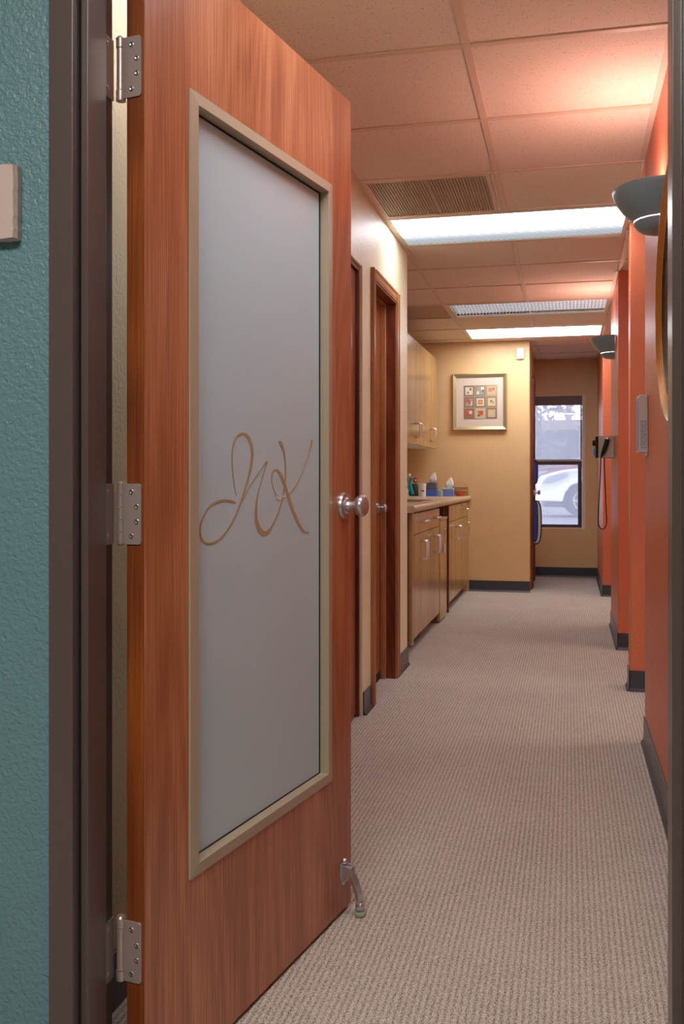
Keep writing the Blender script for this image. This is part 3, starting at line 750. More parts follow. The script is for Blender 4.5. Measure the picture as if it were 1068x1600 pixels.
# door 2 (first in the left wall): drywall-wrapped opening, slab slightly ajar
d2 = thing('door_2', 'dark red-brown door set flush in the left wall, mostly hidden by the open door', None, (XL, 3.80, 0), kind='structure')
MB().box(XL - .115, XL - 0.012, 4.222, 4.2428, 0, 2.0218).box(XL - .115, XL - .012, 3.3402, 3.36, 0, 2.0218).box(XL - .115, XL - .012, 3.36, 4.222, 2.002, 2.0218) \
    .build('jamb', M['darkwood'], d2, bevel=0.0015)
MB().box(XL - .090, XL - .064, 4.210, 4.222, 0, 2.002).box(XL - .090, XL - .064, 3.36, 3.372, 0, 2.002).box(XL - .09, XL - .064, 3.372, 4.210, 1.990, 2.002) \
    .build('stop_bead', M['slabwood'], d2, bevel=0.0015)
a = math.radians(0.25)
hx, hy = XL - .022, 3.364
def rot2(x, y): return (hx + x * math.cos(a) - y * math.sin(a), hy + x * math.sin(a) + y * math.cos(a))
MB().prism([rot2(0, 0), rot2(0, .852), rot2(-.036, .852), rot2(-.036, 0)], 'Z', 0.012, 1.998).build('door_leaf', M['slabwood'], d2)

# far door in the side wall, with a bag hanging on it
d4 = thing('door_4', 'brown door in the side wall beside the window', None, (-0.36, 9.9, 0), kind='structure')
MB().box(-0.36, -0.345, 9.43, 9.50, 0, 2.12).box(-0.36, -0.345, 10.30, 10.37, 0, 2.12).box(-0.36, -0.345, 9.50, 10.30, 2.05, 2.12).build('casing', M['darkwood'], d4, bevel=0.002)
MB().box(-0.47, -0.36, 9.50, 9.515, 0, 2.06).box(-0.47, -0.36, 10.285, 10.30, 0, 2.06).box(-0.47, -0.36, 9.515, 10.285, 2.045, 2.06).build('jamb', M['darkwood'], d4)
# the leaf stands open a little, its latch edge pointing at the camera
a4 = math.radians(3.0)
def r4(x, y):  # hinge at far end
    return (-0.372 + x * math.cos(a4) + y * math.sin(a4), 10.283 + x * math.sin(a4) - y * math.cos(a4))
MB().prism([r4(0, 0), r4(0, .765), r4(-.036, .765), r4(-.036, 0)], 'Z', 0.012, 2.04).build('door_leaf', M['darkwood'], d4)
kx, ky4 = r4(0, .70)
kn4 = MB().lathe([(0.0001, 0), (0.03, 0), (0.03, .006), (0.011, .012), (0.011, .036), (0.023, .045), (0.025, .055), (0.016, .064), (0.0001, .066)], (kx, ky4, 0.935), 'X', 24).build('knob', M['satin'], d4, auto=True)

# ------------------------------------------------------------------ window
win = thing('window_1', 'tall window with brown sashes at the hallway end', None, (-0.19, YB, WZ0), kind='structure')
M['sash'] = plain('brown_window_sash', (74, 60, 60), 0.45)
M['liner'] = plain('pale_window_liner', (226, 212, 198), 0.5)
M['shade'] = plain('taupe_roller_shade', (120, 104, 98), 0.6)
MB().box(WX1 - .036, WX1 - .0002, YB + .002, YB + .13, WZ0, WZ1).box(WX0 + .0002, WX0 + .012, YB + .002, YB + .13, WZ0, WZ1).build('liner', M['liner'], win)
MB().box(WX0 + .012, WX1 - .036, YB + .002, YB + .13, WZ0 + .0002, WZ0 + .010).build('sill', M['liner'], win)
MB().box(WX0 + .012, WX1 - .036, YB + .002, YB + .13, WZ1 - .014, WZ1 - .0002).build('head_liner', M['tan'], win)
MB().box(WX0 + .014, WX1 - .037, YB + .004, YB + .050, 1.872, 1.968).build('roller_shade', M['shade'], win, bevel=0.003)
sx0, sx1 = WX0 + .012, WX1 - .038
m = MB()
m.box(sx1 - .042, sx1, YB + .052, YB + .095, WZ0 + .01, 1.262).box(sx0, sx0 + .042, YB + .052, YB + .095, WZ0 + .01, 1.262).box(sx0 + .042, sx1 - .042, YB + .052, YB + .095, WZ0 + .010, .568)
m.build('lower_sash', M['sash'], win, bevel=0.002)
MB().box(sx0, sx1, YB + .055, YB + .10, 1.222, 1.262).build('meeting_rail', M['sash'], win, bevel=0.002)
M['bar'] = plain('pale_grey_rail', (196, 196, 210), 0.4)
MB().box(sx0, sx1, YB + .052, YB + .058, 1.262, 1.282).build('lock_rail', M['bar'], win)
MB().box(sx1 - .014, sx1, YB + .096, YB + .125, 1.262, 1.96).box(sx0, sx0 + .014, YB + .096, YB + .125, 1.262, 1.96).box(sx0 + .014, sx1 - .014, YB + .096, YB + .125, 1.93, 1.96).build('upper_sash', M['sash'], win)
MB().box(sx0 + .04, sx1 - .04, YB + .078, YB + .082, .566, 1.224).build('lower_pane', M['glass'], win)
MB().box(sx0 + .012, sx1 - .012, YB + .108, YB + .112, 1.262, 1.93).build('upper_pane', M['glass'], win)
MB().box(sx0, sx1, YB + .129, YB + .1295, WZ0 + .012, 1.95).build('insect_screen', M['screen'], win)
MB().tube([(WX1 - .005, YB - .004, 1.90), (WX1 - .005, YB - .004, 1.50), (WX1 - .006, YB - .004, 0.95)], 0.0022, 6).build('shade_cord', M['white'], win)

# ------------------------------------------------------------------ base cabinets
XF = -0.932           # face plane of doors
XK = XF - 0.055       # toe kick
CT = 0.862
def pull(parent, y, z0, z1, proj=0.043, vertical=True, r=0.0075):
    pts = []
    def arc(p, cdir): pass
    if vertical:
        rr = 0.012
        pts = [(XFc, y, z1), (XFc + proj - rr, y, z1)]
        for k in range(1, 5): an = k * PI / 8; pts.append((XFc + proj - rr + rr * math.sin(an), y, z1 - rr + rr * math.cos(an)))
        for k in range(0, 5): an = k * PI / 8; pts.append((XFc + proj - rr + rr * math.cos(an), y, z0 + rr - rr * math.sin(an)))
        pts += [(XFc, y, z0)]
    else:
        rr = 0.012
        y0, y1 = z0, z1   # here the span runs along y at height y
        zz = y
        pts = [(XFc, y0, zz), (XFc + proj - rr, y0, zz)]
        for k in range(1, 5): an = k * PI / 8; pts.append((XFc + proj - rr + rr * math.sin(an), y0 + rr - rr * math.cos(an), zz))
        for k in range(0, 5): an = k * PI / 8; pts.append((XFc + proj - rr + rr * math.cos(an), y1 - rr + rr * math.sin(an), zz))
        pts += [(XFc, y1, zz)]
    return MB().tube(pts, r, 10).build('handle', M['chrome'], parent)
XFc = XF
def front(name, t, y0, y1, z0, z1, mat=None):
    return MB().box(XF - .019, XF, y0 + .0015, y1 - .0015, z0, z1).build(name, mat or M['cabwood'], t, bevel=0.0015)
YA, YAm, YB1, YP, YP2, YG2, YD, YD2 = 5.83, 5.892, 6.482, 7.10, 7.50, 7.70, 8.177, 8.66
# unit with drawers over four doors
c1 = thing('base_cabinet', 'maple base cabinet with two drawers over four doors, nearest the left wall', 'cabinet', (-1.2, 6.45, 0), group='base cabinets under the worktop')
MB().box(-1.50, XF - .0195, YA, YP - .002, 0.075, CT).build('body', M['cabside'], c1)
MB().box(XF - .0195, XF - .001, YA + .001, YAm - .002, 0.045, CT - .001).build('end_stile', M['cabwood'], c1, bevel=0.002)
MB().box(-1.48, XK, YA + .01, 6.50, 0, 0.075).build('toe_kick', M['kick'], c1)
MB().box(-1.48, XK - .30, 6.50, YP - .002, 0, 0.075).build('kick_void_shade', M['black'], c1)  # black colour stands for the shade in the void below these doors
MB().box(XK, XK + .004, YA + .012, 6.49, 0.0, 0.018).build('kick_toe', M['base'], c1)
ym = (YAm + YB1) / 2; ym2 = 6.80
zb_ = 0.078
for (a_, b_) in ((YAm, ym), (ym, YB1), (YB1, ym2), (ym2, YP)): 
    dd = front('door', c1, a_, b_, zb_, 0.718)
    first = a_ in (YAm, YB1)
    yy = b_ - 0.032 if first else a_ + 0.032
    pull(dd, yy, 0.55, 0.668)
for (a_, b_) in ((YAm, YB1 + .0), (YB1, YP)):
    dd = front('drawer', c1, a_, b_, 0.722, 0.850)
    XFc = XF; ymid = (a_ + b_) / 2 + .05
    pull(dd, 0.794, ymid - .06, ymid + .06, vertical=False)
# tall pull-out panel unit: open slot on top, key and tag
c2 = thing('pullout_cabinet', 'narrow full-height pull-out cabinet with an open slot and hanging key tag', 'cabinet', (-1.2, 7.3, 0), group='base cabinets under the worktop')
PF = XF + 0.004
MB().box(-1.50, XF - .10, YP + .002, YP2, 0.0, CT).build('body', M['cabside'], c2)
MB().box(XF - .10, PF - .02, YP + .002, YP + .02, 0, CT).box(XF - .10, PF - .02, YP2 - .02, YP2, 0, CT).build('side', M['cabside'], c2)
MB().box(PF - .02, PF, YP + .002, YP2, 0.012, 0.755).build('front_panel', M['cabwood'], c2, bevel=0.0015)
MB().box(PF - .03, PF + .006, YP + .004, YP2 - .002, 0.757, 0.775).build('slot_lip', M['lamin'], c2, bevel=0.003)
MB().box(XF - .099, XF - .09, YP + .02, YP2 - .02, 0.776, CT).build('slot_shade_sheet', M['black'], c2)  # black sheet paints the darkness inside the slot
kk = MB().lathe([(0.0001, 0), (.011, 0), (.011, .010), (0.0001, .0102)], (PF, 7.36, 0.675), 'X', 16).build('lock', M['chrome'], c2)
MB().box(PF + .010, PF + .012, 7.350, 7.370, 0.630, 0.690).build('key', M['chrome'], kk, bevel=0.0005)
MB().tube([(PF + .012, 7.355, 0.635), (PF + .012, 7.33, 0.60), (PF + .012, 7.30, 0.575)], 0.0015, 6).build('tag_string', M['gold'], kk)
MB().box(PF + .008, PF + .012, 7.27, 7.315, 0.505, 0.578).build('tag', plain('pale_pink_tag', (226, 206, 206), .5), kk, bevel=0.001)
# open bay with dark side, then unit with drawer and three doors
c3 = thing('base_cabinet', 'maple base cabinet with three doors against the end wall', 'cabinet', (-1.2, 8.45, 0), group='base cabinets under the worktop')
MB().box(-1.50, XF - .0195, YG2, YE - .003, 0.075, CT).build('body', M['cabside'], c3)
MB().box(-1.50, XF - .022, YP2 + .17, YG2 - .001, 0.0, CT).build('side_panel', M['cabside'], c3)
MB().box(XF - .022, XF - .001, YP2 + .175, YG2 - .001, 0.0, CT).build('edge_stile', M['darkwood'], c3)
MB().box(-1.48, XK, YG2 + .01, 8.75, 0, 0.075).build('toe_kick', M['kick'], c3)
MB().box(-1.48, XK - .25, 8.75, YE - .003, 0, 0.075).build('kick_void_shade', M['black'], c3)  # again the void's shade put in as black
for k, (a_, b_) in enumerate(((YG2, YD), (YD, YD2), (YD2, YE - .006))):
    dd = front('door', c3, a_, b_, zb_, 0.718)
    pull(dd, (b_ - .04) if k == 0 else (a_ + .04) if k == 1 else a_ + .22, 0.556, 0.668)
dd = front('drawer', c3, YG2, YD2, 0.722, 0.850); 
dd = front('drawer', c3, YD2, YE - .006, 0.722, 0.850); pull(dd, 0.794, YD2 + .12, YD2 + .24, vertical=False)
# worktop with sink
YW0 = 5.77
wt = thing('worktop', 'beige laminate worktop with rounded front edge and inset steel sink', 'counter', (-1.2, 7.5, CT))
prof = [(-1.528, CT + .0005), (-0.925, CT + .0005)]
for k in range(0, 9):
    an = -PI / 2 + PI * k / 8; prof.append((-0.925 + .0 + 0.0215 * math.cos(an), CT + .0218 + 0.0215 * math.sin(an)))
prof += [(-1.528, CT + .0435)]
WT = CT + .0435
# worktop is split round the sink
sy0, sy1, skx0, skx1 = 6.75, 7.35, -1.42, -1.03
MB().prism(prof, 'Y', YW0, sy0).build('top', M['lamin'], wt)
MB().prism(prof, 'Y', sy1, YE - .002).build('top', M['lamin'], wt)
pf2 = [(skx1, CT + .0005)] + prof[1:-1] + [(skx1, WT)]
MB().prism(pf2, 'Y', sy0, sy1).build('top', M['lamin'], wt)
MB().box(-1.528, skx0, sy0, sy1, CT + .0005, WT).build('top', M['lamin'], wt)
MB().box(-1.15, -0.93, YE - .022, YE - .0025, WT, WT + .085).build('end_splash', plain('olive_laminate', (152, 128, 84), .45), wt)
MB().box(-1.528, -1.508, YW0, YE - .022, WT, WT + .085).build('backsplash', M['lamin'], wt)
sk = MB().box(skx0 - .012, skx1 + .012, sy0 - .012, sy0, WT, WT + .003).box(skx0 - .012, skx1 + .012, sy1, sy1 + .012, WT, WT + .003).box(skx0 - .012, skx0, sy0, sy1, WT, WT + .003).box(skx1, skx1 + .012, sy0, sy1, WT, WT + .003)
sk = sk.build('sink_rim', M['steel'], wt, bevel=0.001)
MB().add([(skx0, sy0, WT), (skx1, sy0, WT), (skx1, sy1, WT), (skx0, sy1, WT), (skx0 + .02, sy0 + .02, WT - .033), (skx1 - .02, sy0 + .02, WT - .033), (skx1 - .02, sy1 - .02, WT - .033), (skx0 + .02, sy1 - .02, WT - .033)],
         [(0, 1, 5, 4), (1, 2, 6, 5), (2, 3, 7, 6), (3, 0, 4, 7), (4, 5, 6, 7)]).build('sink_bowl', M['steel'], sk)
# wall cabinets
XU = -1.22; UZ0, UZ1 = 1.352, 2.205
def upper(y0, y1, lab):
    t = thing('wall_cabinet', lab, 'cabinet', ((XU - 1.53) / 2, (y0 + y1) / 2, UZ0), group='wall cabinets above the worktop')
    MB().box(-1.529, XU - .0195, y0 + .001, y1 - .001, UZ0 + .012, UZ1).build('body', M['cabwood'], t)
    MB().box(-1.529, XU - .0195, y0 + .002, y1 - .002, UZ0 + .004, UZ0 + .012).build('underside', M['white'], t)
    ym_ = (y0 + y1) / 2
    for a_, b_, yy in ((y0, ym_, ym_ - .035), (ym_, y1, ym_ + .035)):
        d_ = MB().box(XU - .019, XU, a_ + .0015, b_ - .0015, UZ0, UZ1 - .002).build('door', M['cabwood'], t, bevel=0.0015)
        global XFc
        XFc = XU; pull(d_, yy, UZ0 + .06, UZ0 + .17); XFc = XF
upper(6.52, 7.34, 'maple wall cabinet nearest the left wall corner')
upper(7.34, 8.25, 'maple wall cabinet in the middle of the row')
upper(8.25, 9.12, 'maple wall cabinet beside the end wall')

# ------------------------------------------------------------------ things on the worktop
ZT = WT
def P9(u, y):  # x at photo column u for a thing standing at depth y
    c, s = math.cos(YAW), math.sin(YAW); a = (u - 534) / FPX
    return y * (a * c - s) / (a * s + c)
def ZZ(v, u, y):
    c, s = math.cos(YAW), math.sin(YAW); a = (u - 534) / FPX
    return EYE + (HOR - v) / FPX * y / (a * s + c)
# white tub
y_ = 8.72; xc = P9(659, y_); r0 = (P9(665.5, y_) - P9(652.5, y_)) / 2; zt = ZZ(755.5, 659, y_)
ZT0 = ZT
tub = thing('plastic_tub', 'white plastic tub with a small red label', 'tub', (xc, y_, ZT))
MB().lathe([(0.0001, ZT), (r0 * .86, ZT), (r0 * .96, zt - .010)], (xc, y_, 0), seg=28).build('body', M['white'], tub, auto=True)
MB().lathe([(r0 * .96, zt - .013), (r0 * 1.04, zt - .013), (r0 * 1.04, zt), (0.0001, zt + .001)], (xc, y_, 0), seg=28).build('lid', M['white'], tub, auto=True)
m = MB(); rr = r0 * .925
m.lathe([(rr * .985, ZT + .045), (rr * 1.02, ZT + .060)], (xc, y_, 0), seg=8, a0=-PI / 2 - .1, a1=-PI / 2 + .75); m.build('label', plain('red_print', (190, 60, 70), .5), tub)
def tissue_box(x, y, w, d, z1, mat, matb, zs, lab, peak, wide, band=None):
    t = thing('tissue_box', lab, 'tissue box', (x, y, ZT), group='tissue boxes on the worktop')
    MB().box(x - w / 2, x + w / 2, y - d / 2, y + d / 2, zs, z1).build('upper', mat, t, bevel=0.006)
    MB().box(x - w / 2 - .001, x + w / 2 + .001, y - d / 2 - .001, y + d / 2 + .001, ZT, zs).build('lower', matb, t, bevel=0.003)
    # a pulled-up tissue: folded cone sheet
    n = 14; vs = []; fs = []
    rows = 7
    for r in range(rows + 1):
        k = r / rows
        for i in range(n):
            an = 2 * PI * i / n
            rad = wide * (0.35 + 1.05 * math.sin(min(1, k * 1.6) * PI * .55)) * (1 - k ** 1.5 * .93) * (1 + .22 * math.cos(3 * an + r * .4))
            vs.append((x + rad * math.cos(an) + .026 * k, y + rad * .55 * math.sin(an), z1 - .008 + (peak - z1) * k))
    for r in range(rows):
        for i in range(n): fs.append((r * n + i, r * n + (i + 1) % n, (r + 1) * n + (i + 1) % n, (r + 1) * n + i))
    MB().add(vs, fs, True).build('tissue', M['tissue'], t)
    return t
M['tissue'] = plain('soft_white_tissue', (236, 230, 222), 0.9)
M['bluebox'] = plain('blue_patterned_card', (70, 110, 200), .5, var=.5, vscale=60)
M['lilac'] = plain('periwinkle_card', (120, 130, 215), .5, var=.25, vscale=40)
M['bag'] = plain('crinkled_grey_plastic', (96, 98, 110), .25, var=.5, vscale=45, bump=.8, bscale=60)
M['sage'] = plain('pale_green_blue_card', (150, 190, 190), .5, var=.25, vscale=70)
y_ = 8.95
x = P9(674.5, y_); tissue_box(x, y_, P9(682.5, y_) - P9(666, y_), .11, ZZ(754, 674, y_), M['bag'], M['bluebox'], ZZ(765, 674, y_),
    'blue and grey wrapped tissue box behind the white tub', ZZ(736.5, 676, y_), .030)
x = P9(700, y_); tissue_box(x, y_, P9(708, y_) - P9(691, y_), .11, ZZ(762.5, 700, y_), M['sage'], M['lilac'], ZZ(765.5, 700, y_),
    'short periwinkle tissue box next to the orange basket', ZZ(744.5, 700, y_), .036)
y_ = 8.80
x = P9(688, y_); r_ = .019
MB().lathe([(0.0001, ZT), (r_ * .9, ZT), (r_, ZT + .038), (r_ * 1.1, ZT + .038), (r_ * 1.1, ZT + .050), (0.0001, ZT + .051)], (x, y_, 0), seg=22).build('small_jar', M['sage'], None, auto=True, loc=(x, y_, ZT))
tag(bpy.data.objects['small_jar'], 'tiny pale jar between the two tissue boxes', 'jar')
# orange basket with a hoop handle, standing on an orange foot
y_ = 9.03; x = P9(718.5, y_); hw = (P9(730, y_) - P9(707.5, y_)) / 2
bk = thing('basket', 'orange woven basket with a thin hoop handle', 'basket', (x, y_, ZT))
M['wicker'] = plain('orange_wicker', (206, 126, 70), .6, var=.3, vscale=80, bump=.6, bscale=120)
M['neon'] = plain('bright_orange_base', (238, 92, 40), .5)
zb0, zr = ZT + .020, ZZ(766, 717, y_)
MB().lathe([(0.0001, zb0), (hw * .60, zb0), (hw * .93, zr - .012), (hw * .97, zr), (hw * .9, zr), (hw * .5, zb0 + .006), (0.0001, zb0 + .006)], (x, y_, 0), seg=28, sy=.7).build('bowl', M['wicker'], bk, auto=True)
MB().lathe([(hw * .95, zr - .008), (hw * 1.02, zr - .006), (hw * 1.02, zr), (hw * .95, zr + .002)], (x, y_, 0), seg=28, sy=.7).build('rim', M['wicker'], bk)
zt = ZZ(752.5, 717, y_)
MB().tube([(x + hw * math.cos(PI * k / 16), y_, zr - .004 + (zt - zr) * math.sin(PI * k / 16)) for k in range(17)], 0.0022, 8).build('handle', M['wicker'], bk)
MB().lathe([(0.0001, ZT), (hw * .56, ZT), (hw * .60, ZT + .020), (0.0001, ZT + .0205)], (x, y_, 0), seg=26, sy=.7).build('foot', M['neon'], bk, auto=True)
# dark green sack
y_ = 8.98; x = P9(648, y_)
MB().lathe([(0.0001, ZT), (.050, ZT), (.060, ZT + .03), (.056, ZT + .08), (.040, ZT + .112), (.030, ZT + .118), (0.0001, ZT + .112)], (x, y_, 0), seg=18, sy=.6) \
    .build('planter', plain('dark_green_planter', (56, 66, 50), .5, var=.2), None, auto=True, loc=(x, y_, ZT))
tag(bpy.data.objects['planter'], 'dark green pot behind the white tub', 'pot')
fb_ = thing('toy_flower', 'red and white toy flower stuck in the green pot', 'toy', (x, y_, ZT + .11))
zf = ZZ(750, 649, y_)
MB().tube([(x, y_, ZT + .10), (x + .004, y_, zf)], .003, 8).build('stem', M['bag'], fb_)
mm = MB()
for k in range(6): an = k * PI / 3; mm.sphere((x + .004 + .016 * math.cos(an), y_ - .004, zf + .016 * math.sin(an)), .012, .008, .012, 10, 6)
mm.build('petals', plain('red_petals', (214, 66, 52), .5), fb_)
MB().sphere((x + .010, y_ - .014, zf - .004), .009, .006, .009, 10, 6).build('centre', M['white'], fb_)
# turquoise plush figure: bent body, arms and head (generic)
y_ = 8.70; x = P9(641, y_)
tq = thing('soft_toy', 'turquoise soft toy leaning beside the dark green pot', 'toy', (x, y_, ZT + .012))
M['teal'] = plain('turquoise_plush', (30, 168, 190), .7, var=.15)
zh = lambda v: ZZ(v, 641, y_)
MB().tube([(x + .022, y_, ZT + .017), (x + .012, y_, ZT + .045), (x - .006, y_, zh(757)), (x + .004, y_, zh(750)), (x + .016, y_ - .005, zh(746))], [.016, .016, .015, .017, .013], 14).build('body', M['teal'], tq)
MB().tube([(x - .030, y_, ZT + .016), (x - .022, y_, ZT + .05), (x - .010, y_, zh(757))], [.016, .013, .012], 12).build('leg', M['teal'], tq)
MB().sphere((x - .012, y_, zh(742.5)), .017, .016, .018).build('head', M['white'], tq)
MB().tube([(x - .004, y_ - .012, zh(748)), (x + .020, y_ - .02, zh(748.5)), (x + .042, y_ - .01, zh(746))], .0022, 6).build('cord', M['black'], tq)
MB().sphere((x - .022, y_ - .01, zh(750)), .009, .008, .014).build('patch', M['lilac'], tq)
# small cream pump bottle nearest the corner
y_ = 8.3; x = P9(635.5, y_) - .015
bt = thing('pump_bottle', 'cream pump bottle half hidden behind the wall corner', 'bottle', (x, y_, ZT))
MB().lathe([(0.0001, ZT), (.024, ZT), (.026, ZT + .004), (.026, ZT + .07), (.010, ZT + .085)], (x, y_, 0), seg=20).build('body', M['offwhite'], bt, auto=True)
MB().tube([(x, y_, ZT + .082), (x, y_, ZT + .11), (x + .02, y_, ZT + .112)], .005, 8).build('pump', M['white'], bt)

# ------------------------------------------------------------------ picture
PX0, PX1, PZ0, PZ1 = -1.080, -0.567, 1.528, 2.067
pic = thing('framed_picture', 'square framed print of nine small coloured squares on cream mat', 'picture', ((PX0 + PX1) / 2, YE, PZ0))
M['pframe'] = plain('silver_gold_picture_frame', (176, 160, 120), 0.32, metal=0.5)
def rect_y(r, y): return [(r[0], y, r[2]), (r[1], y, r[2]), (r[1], y, r[3]), (r[0], y, r[3])]
def shrink(r, d): return (r[0] + d, r[1] - d, r[2] + d, r[3] - d)
R0 = (PX0, PX1, PZ0, PZ1)
vs = rect_y(R0, YE - .002) + rect_y(R0, YE - .034) + rect_y(shrink(R0, .008), YE - .038) + rect_y(shrink(R0, .036), YE - .018) + rect_y(shrink(R0, .036), YE - .010)
fs = []
for r in range(4):
    for k in range(4): k2 = (k + 1) % 4; fs.append((r * 4 + k, r * 4 + k2, (r + 1) * 4 + k2, (r + 1) * 4 + k))
MB().add(vs, fs).build('frame', M['pframe'], pic)
Rm = shrink(R0, .034)
MB().box(Rm[0], Rm[1], YE - .012, YE - .008, Rm[2], Rm[3]).build('mat', plain('cream_mat_board', (206, 188, 170), .7), pic)
ax0 = P9(724, YE); ax1 = P9(776.5, YE); az1 = ZZ(602, 750, YE); az0 = ZZ(655, 750, YE)
pr = MB().box(ax0, ax1, YE - .0135, YE - .0125, az0, az1).build('print', plain('olive_taupe_print', (158, 138, 112), .6), pic)
cells = [  # frame colour, field colour, small patches (u,v,w,h,colour)
    [((124, 104, 84), (232, 220, 200), [(.55, .55, .3, .35, (190, 96, 60)), (.2, .15, .3, .28, (150, 142, 132))]),
     ((150, 140, 120), (170, 164, 144), [(.6, .6, .5, .4, (238, 232, 205)), (.0, .05, .35, .38, (232, 224, 196)), (.75, .35, .2, .3, (110, 92, 96))]),
     ((196, 176, 136), (214, 186, 140), [(.1, .35, .45, .5, (222, 130, 92)), (.6, .5, .3, .4, (176, 130, 110))])],
    [((140, 108, 84), (166, 160, 142), [(.05, .45, .55, .5, (206, 96, 66)), (.45, .3, .3, .3, (168, 80, 60)), (.7, .1, .2, .5, (230, 210, 170))]),
     ((132, 112, 92), (232, 216, 190), [(.2, .2, .6, .6, (204, 122, 60)), (.35, .35, .3, .3, (232, 170, 80))]),
     ((170, 130, 84), (224, 206, 162), [(.3, .45, .3, .3, (140, 132, 96)), (.55, .3, .3, .25, (178, 158, 108))])],
    [((150, 104, 72), (168, 112, 84), [(.15, .15, .55, .6, (206, 76, 66)), (.5, .45, .4, .4, (226, 208, 176))]),
     ((206, 190, 148), (206, 186, 142), [(.2, .25, .65, .6, (212, 84, 60)), (.15, .12, .3, .2, (110, 88, 70)), (.6, .5, .25, .25, (160, 60, 50))]),
     ((134, 104, 90), (214, 178, 146), [(.25, .35, .4, .35, (232, 190, 110))])]]
cm = {}
def flat(c):
    if c not in cm: cm[c] = plain('print_ink_%d_%d_%d' % c, tuple(int(v * .86 + 8) for v in c), .6)
    return cm[c]
cw, chh = (ax1 - ax0) / 3, (az1 - az0) / 3
for r in range(3):
    for k in range(3):
        fc, bc, ps = cells[r][k]
        x0 = ax0 + cw * k + cw * .06; x1 = ax0 + cw * (k + 1) - cw * .06; z1 = az1 - chh * r - chh * .06; z0 = az1 - chh * (r + 1) + chh * .06
        MB().box(x0, x1, YE - .0142, YE - .0136, z0, z1).build('square', flat(fc), pr)
        d_ = cw * .10
        MB().box(x0 + d_, x1 - d_, YE - .0148, YE - .0143, z0 + d_, z1 - d_).build('field', flat(bc), pr)
        wx, wz = x1 - x0 - 2 * d_, z1 - z0 - 2 * d_
        for i, (pu, pv, pw, ph, pc) in enumerate(ps):
            MB().box(x0 + d_ + wx * pu, min(x0 + d_ + wx * (pu + pw), x1 - d_), YE - .0153 - i * .0003, YE - .01485 - i * .0003, z0 + d_ + wz * pv, min(z0 + d_ + wz * (pv + ph), z1 - d_)).build('patch', flat(pc), pr)

# motion sensor
sx_, sz_ = -0.477, 2.188
ms = thing('motion_sensor', 'small white motion sensor high on the tan wall', 'sensor', (sx_ + .032, YE, sz_))
MB().prism([(YE - .0005, sz_), (YE - .030, sz_ + .006), (YE - .036, sz_ + .05), (YE - .024, sz_ + .108), (YE - .0005, sz_ + .111)], 'X', sx_, sx_ + .064).build('housing', M['white'], ms, bevel=.004)
MB().box(sx_ + .014, sx_ + .050, YE - .0372, YE - .033, sz_ + .022, sz_ + .050).build('lens', plain('milky_lens', (196, 196, 190), .3), ms, bevel=.002)

# ------------------------------------------------------------------ wall lamps on the right wall
def sconce(yc, lab):
    ztop = 2.030; hw_, pj = 0.170, 0.158
    t = thing('wall_sconce', lab, 'wall lamp', (XR, yc, ztop - .14), group='ceramic wall lamps')
    def shell(prof, seg=36):
        # half-ellipse bowl: radius fraction f, height dz
        vs = []; n = seg + 1
        for f_, dz in prof:
            for k in range(n):
                an = PI / 2 + PI * k / seg
                vs.append((XR - .0005 + pj * f_ * math.cos(an), yc + hw_ * f_ * math.sin(an), ztop + dz))
        fs = []
        for i in range(len(prof) - 1):
            for k in range(seg): fs.append((i * n + k, i * n + k + 1, (i + 1) * n + k + 1, (i + 1) * n + k))
        return vs, fs
    o = MB().add(*shell([(.96, 0), (1.0, -.001), (1.0, -.006), (.97, -.020), (.90, -.042), (.80, -.066), (.70, -.084), (.60, -.098), (.57, -.1035), (.55, -.098), (.66, -.078), (.77, -.06), (.87, -.036), (.94, -.012), (.96, 0)]), True).build('shade', M['sconce'], t, auto=True)
    MB().add(*shell([(.53, -.109), (.56, -.107), (.555, -.114), (.51, -.126), (.42, -.136), (.26, -.141), (.002, -.142), (.002, -.139), (.24, -.138), (.40, -.132), (.49, -.122), (.53, -.109)]), True).build('lower_bowl', M['sconce'], t, auto=True)
    b_ = MB().sphere((XR - .055, yc, ztop - .055), .020, .045, .020).build('bulb', M['bulb'], t)
    MB().box(XR - .0075, XR - .0005, yc - .055, yc + .055, ztop - .13, ztop - .02).build('back_plate', M['sconcein'], t)
    return t
sconce(3.36, 'blue-grey ceramic wall lamp just above the oval mirror')
sconce(6.82, 'small grey ceramic wall lamp above the wall-mounted handset')

# ------------------------------------------------------------------ oval mirror
my, mz, ma, mbb = 2.740, 1.590, 0.492, 0.372
mr = thing('oval_mirror', 'wide oval mirror in a gold and dark bronze frame', 'mirror', (XR, my, mz - mbb))
def oval(mb, rings, seg=64):
    # rings: (inset, x)
    vs = []
    for ins, xx in rings:
        for k in range(seg):
            an = 2 * PI * k / seg; vs.append((xx, my + (ma - ins) * math.cos(an), mz + (mbb - ins) * math.sin(an)))
    fs = []
    for i in range(len(rings) - 1):
        for k in range(seg): k2 = (k + 1) % seg; fs.append((i * seg + k, i * seg + k2, (i + 1) * seg + k2, (i + 1) * seg + k))
    return mb.add(vs, fs, True)
oval(MB(), [(0.004, XR - .001), (0, XR - .006), (0, XR - .028), (.003, XR - .032), (.007, XR - .032)]).build('outer_rim', plain('silver_outer_rim', (150, 140, 132), .3, metal=.8), mr)
oval(MB(), [(.007, XR - .032), (.014, XR - .028), (.026, XR - .019), (.036, XR - .015)]).build('gold_band', M['gold'], mr)
oval(MB(), [(.036, XR - .015), (.042, XR - .012), (.052, XR - .008), (.058, XR - .006)]).build('dark_band', M['darkgold'], mr)
m = MB(); seg = 64
vs = [(XR - .0065, my, mz)] + [(XR - .0065, my + (ma - .056) * math.cos(2 * PI * k / seg), mz + (mbb - .056) * math.sin(2 * PI * k / seg)) for k in range(seg)]
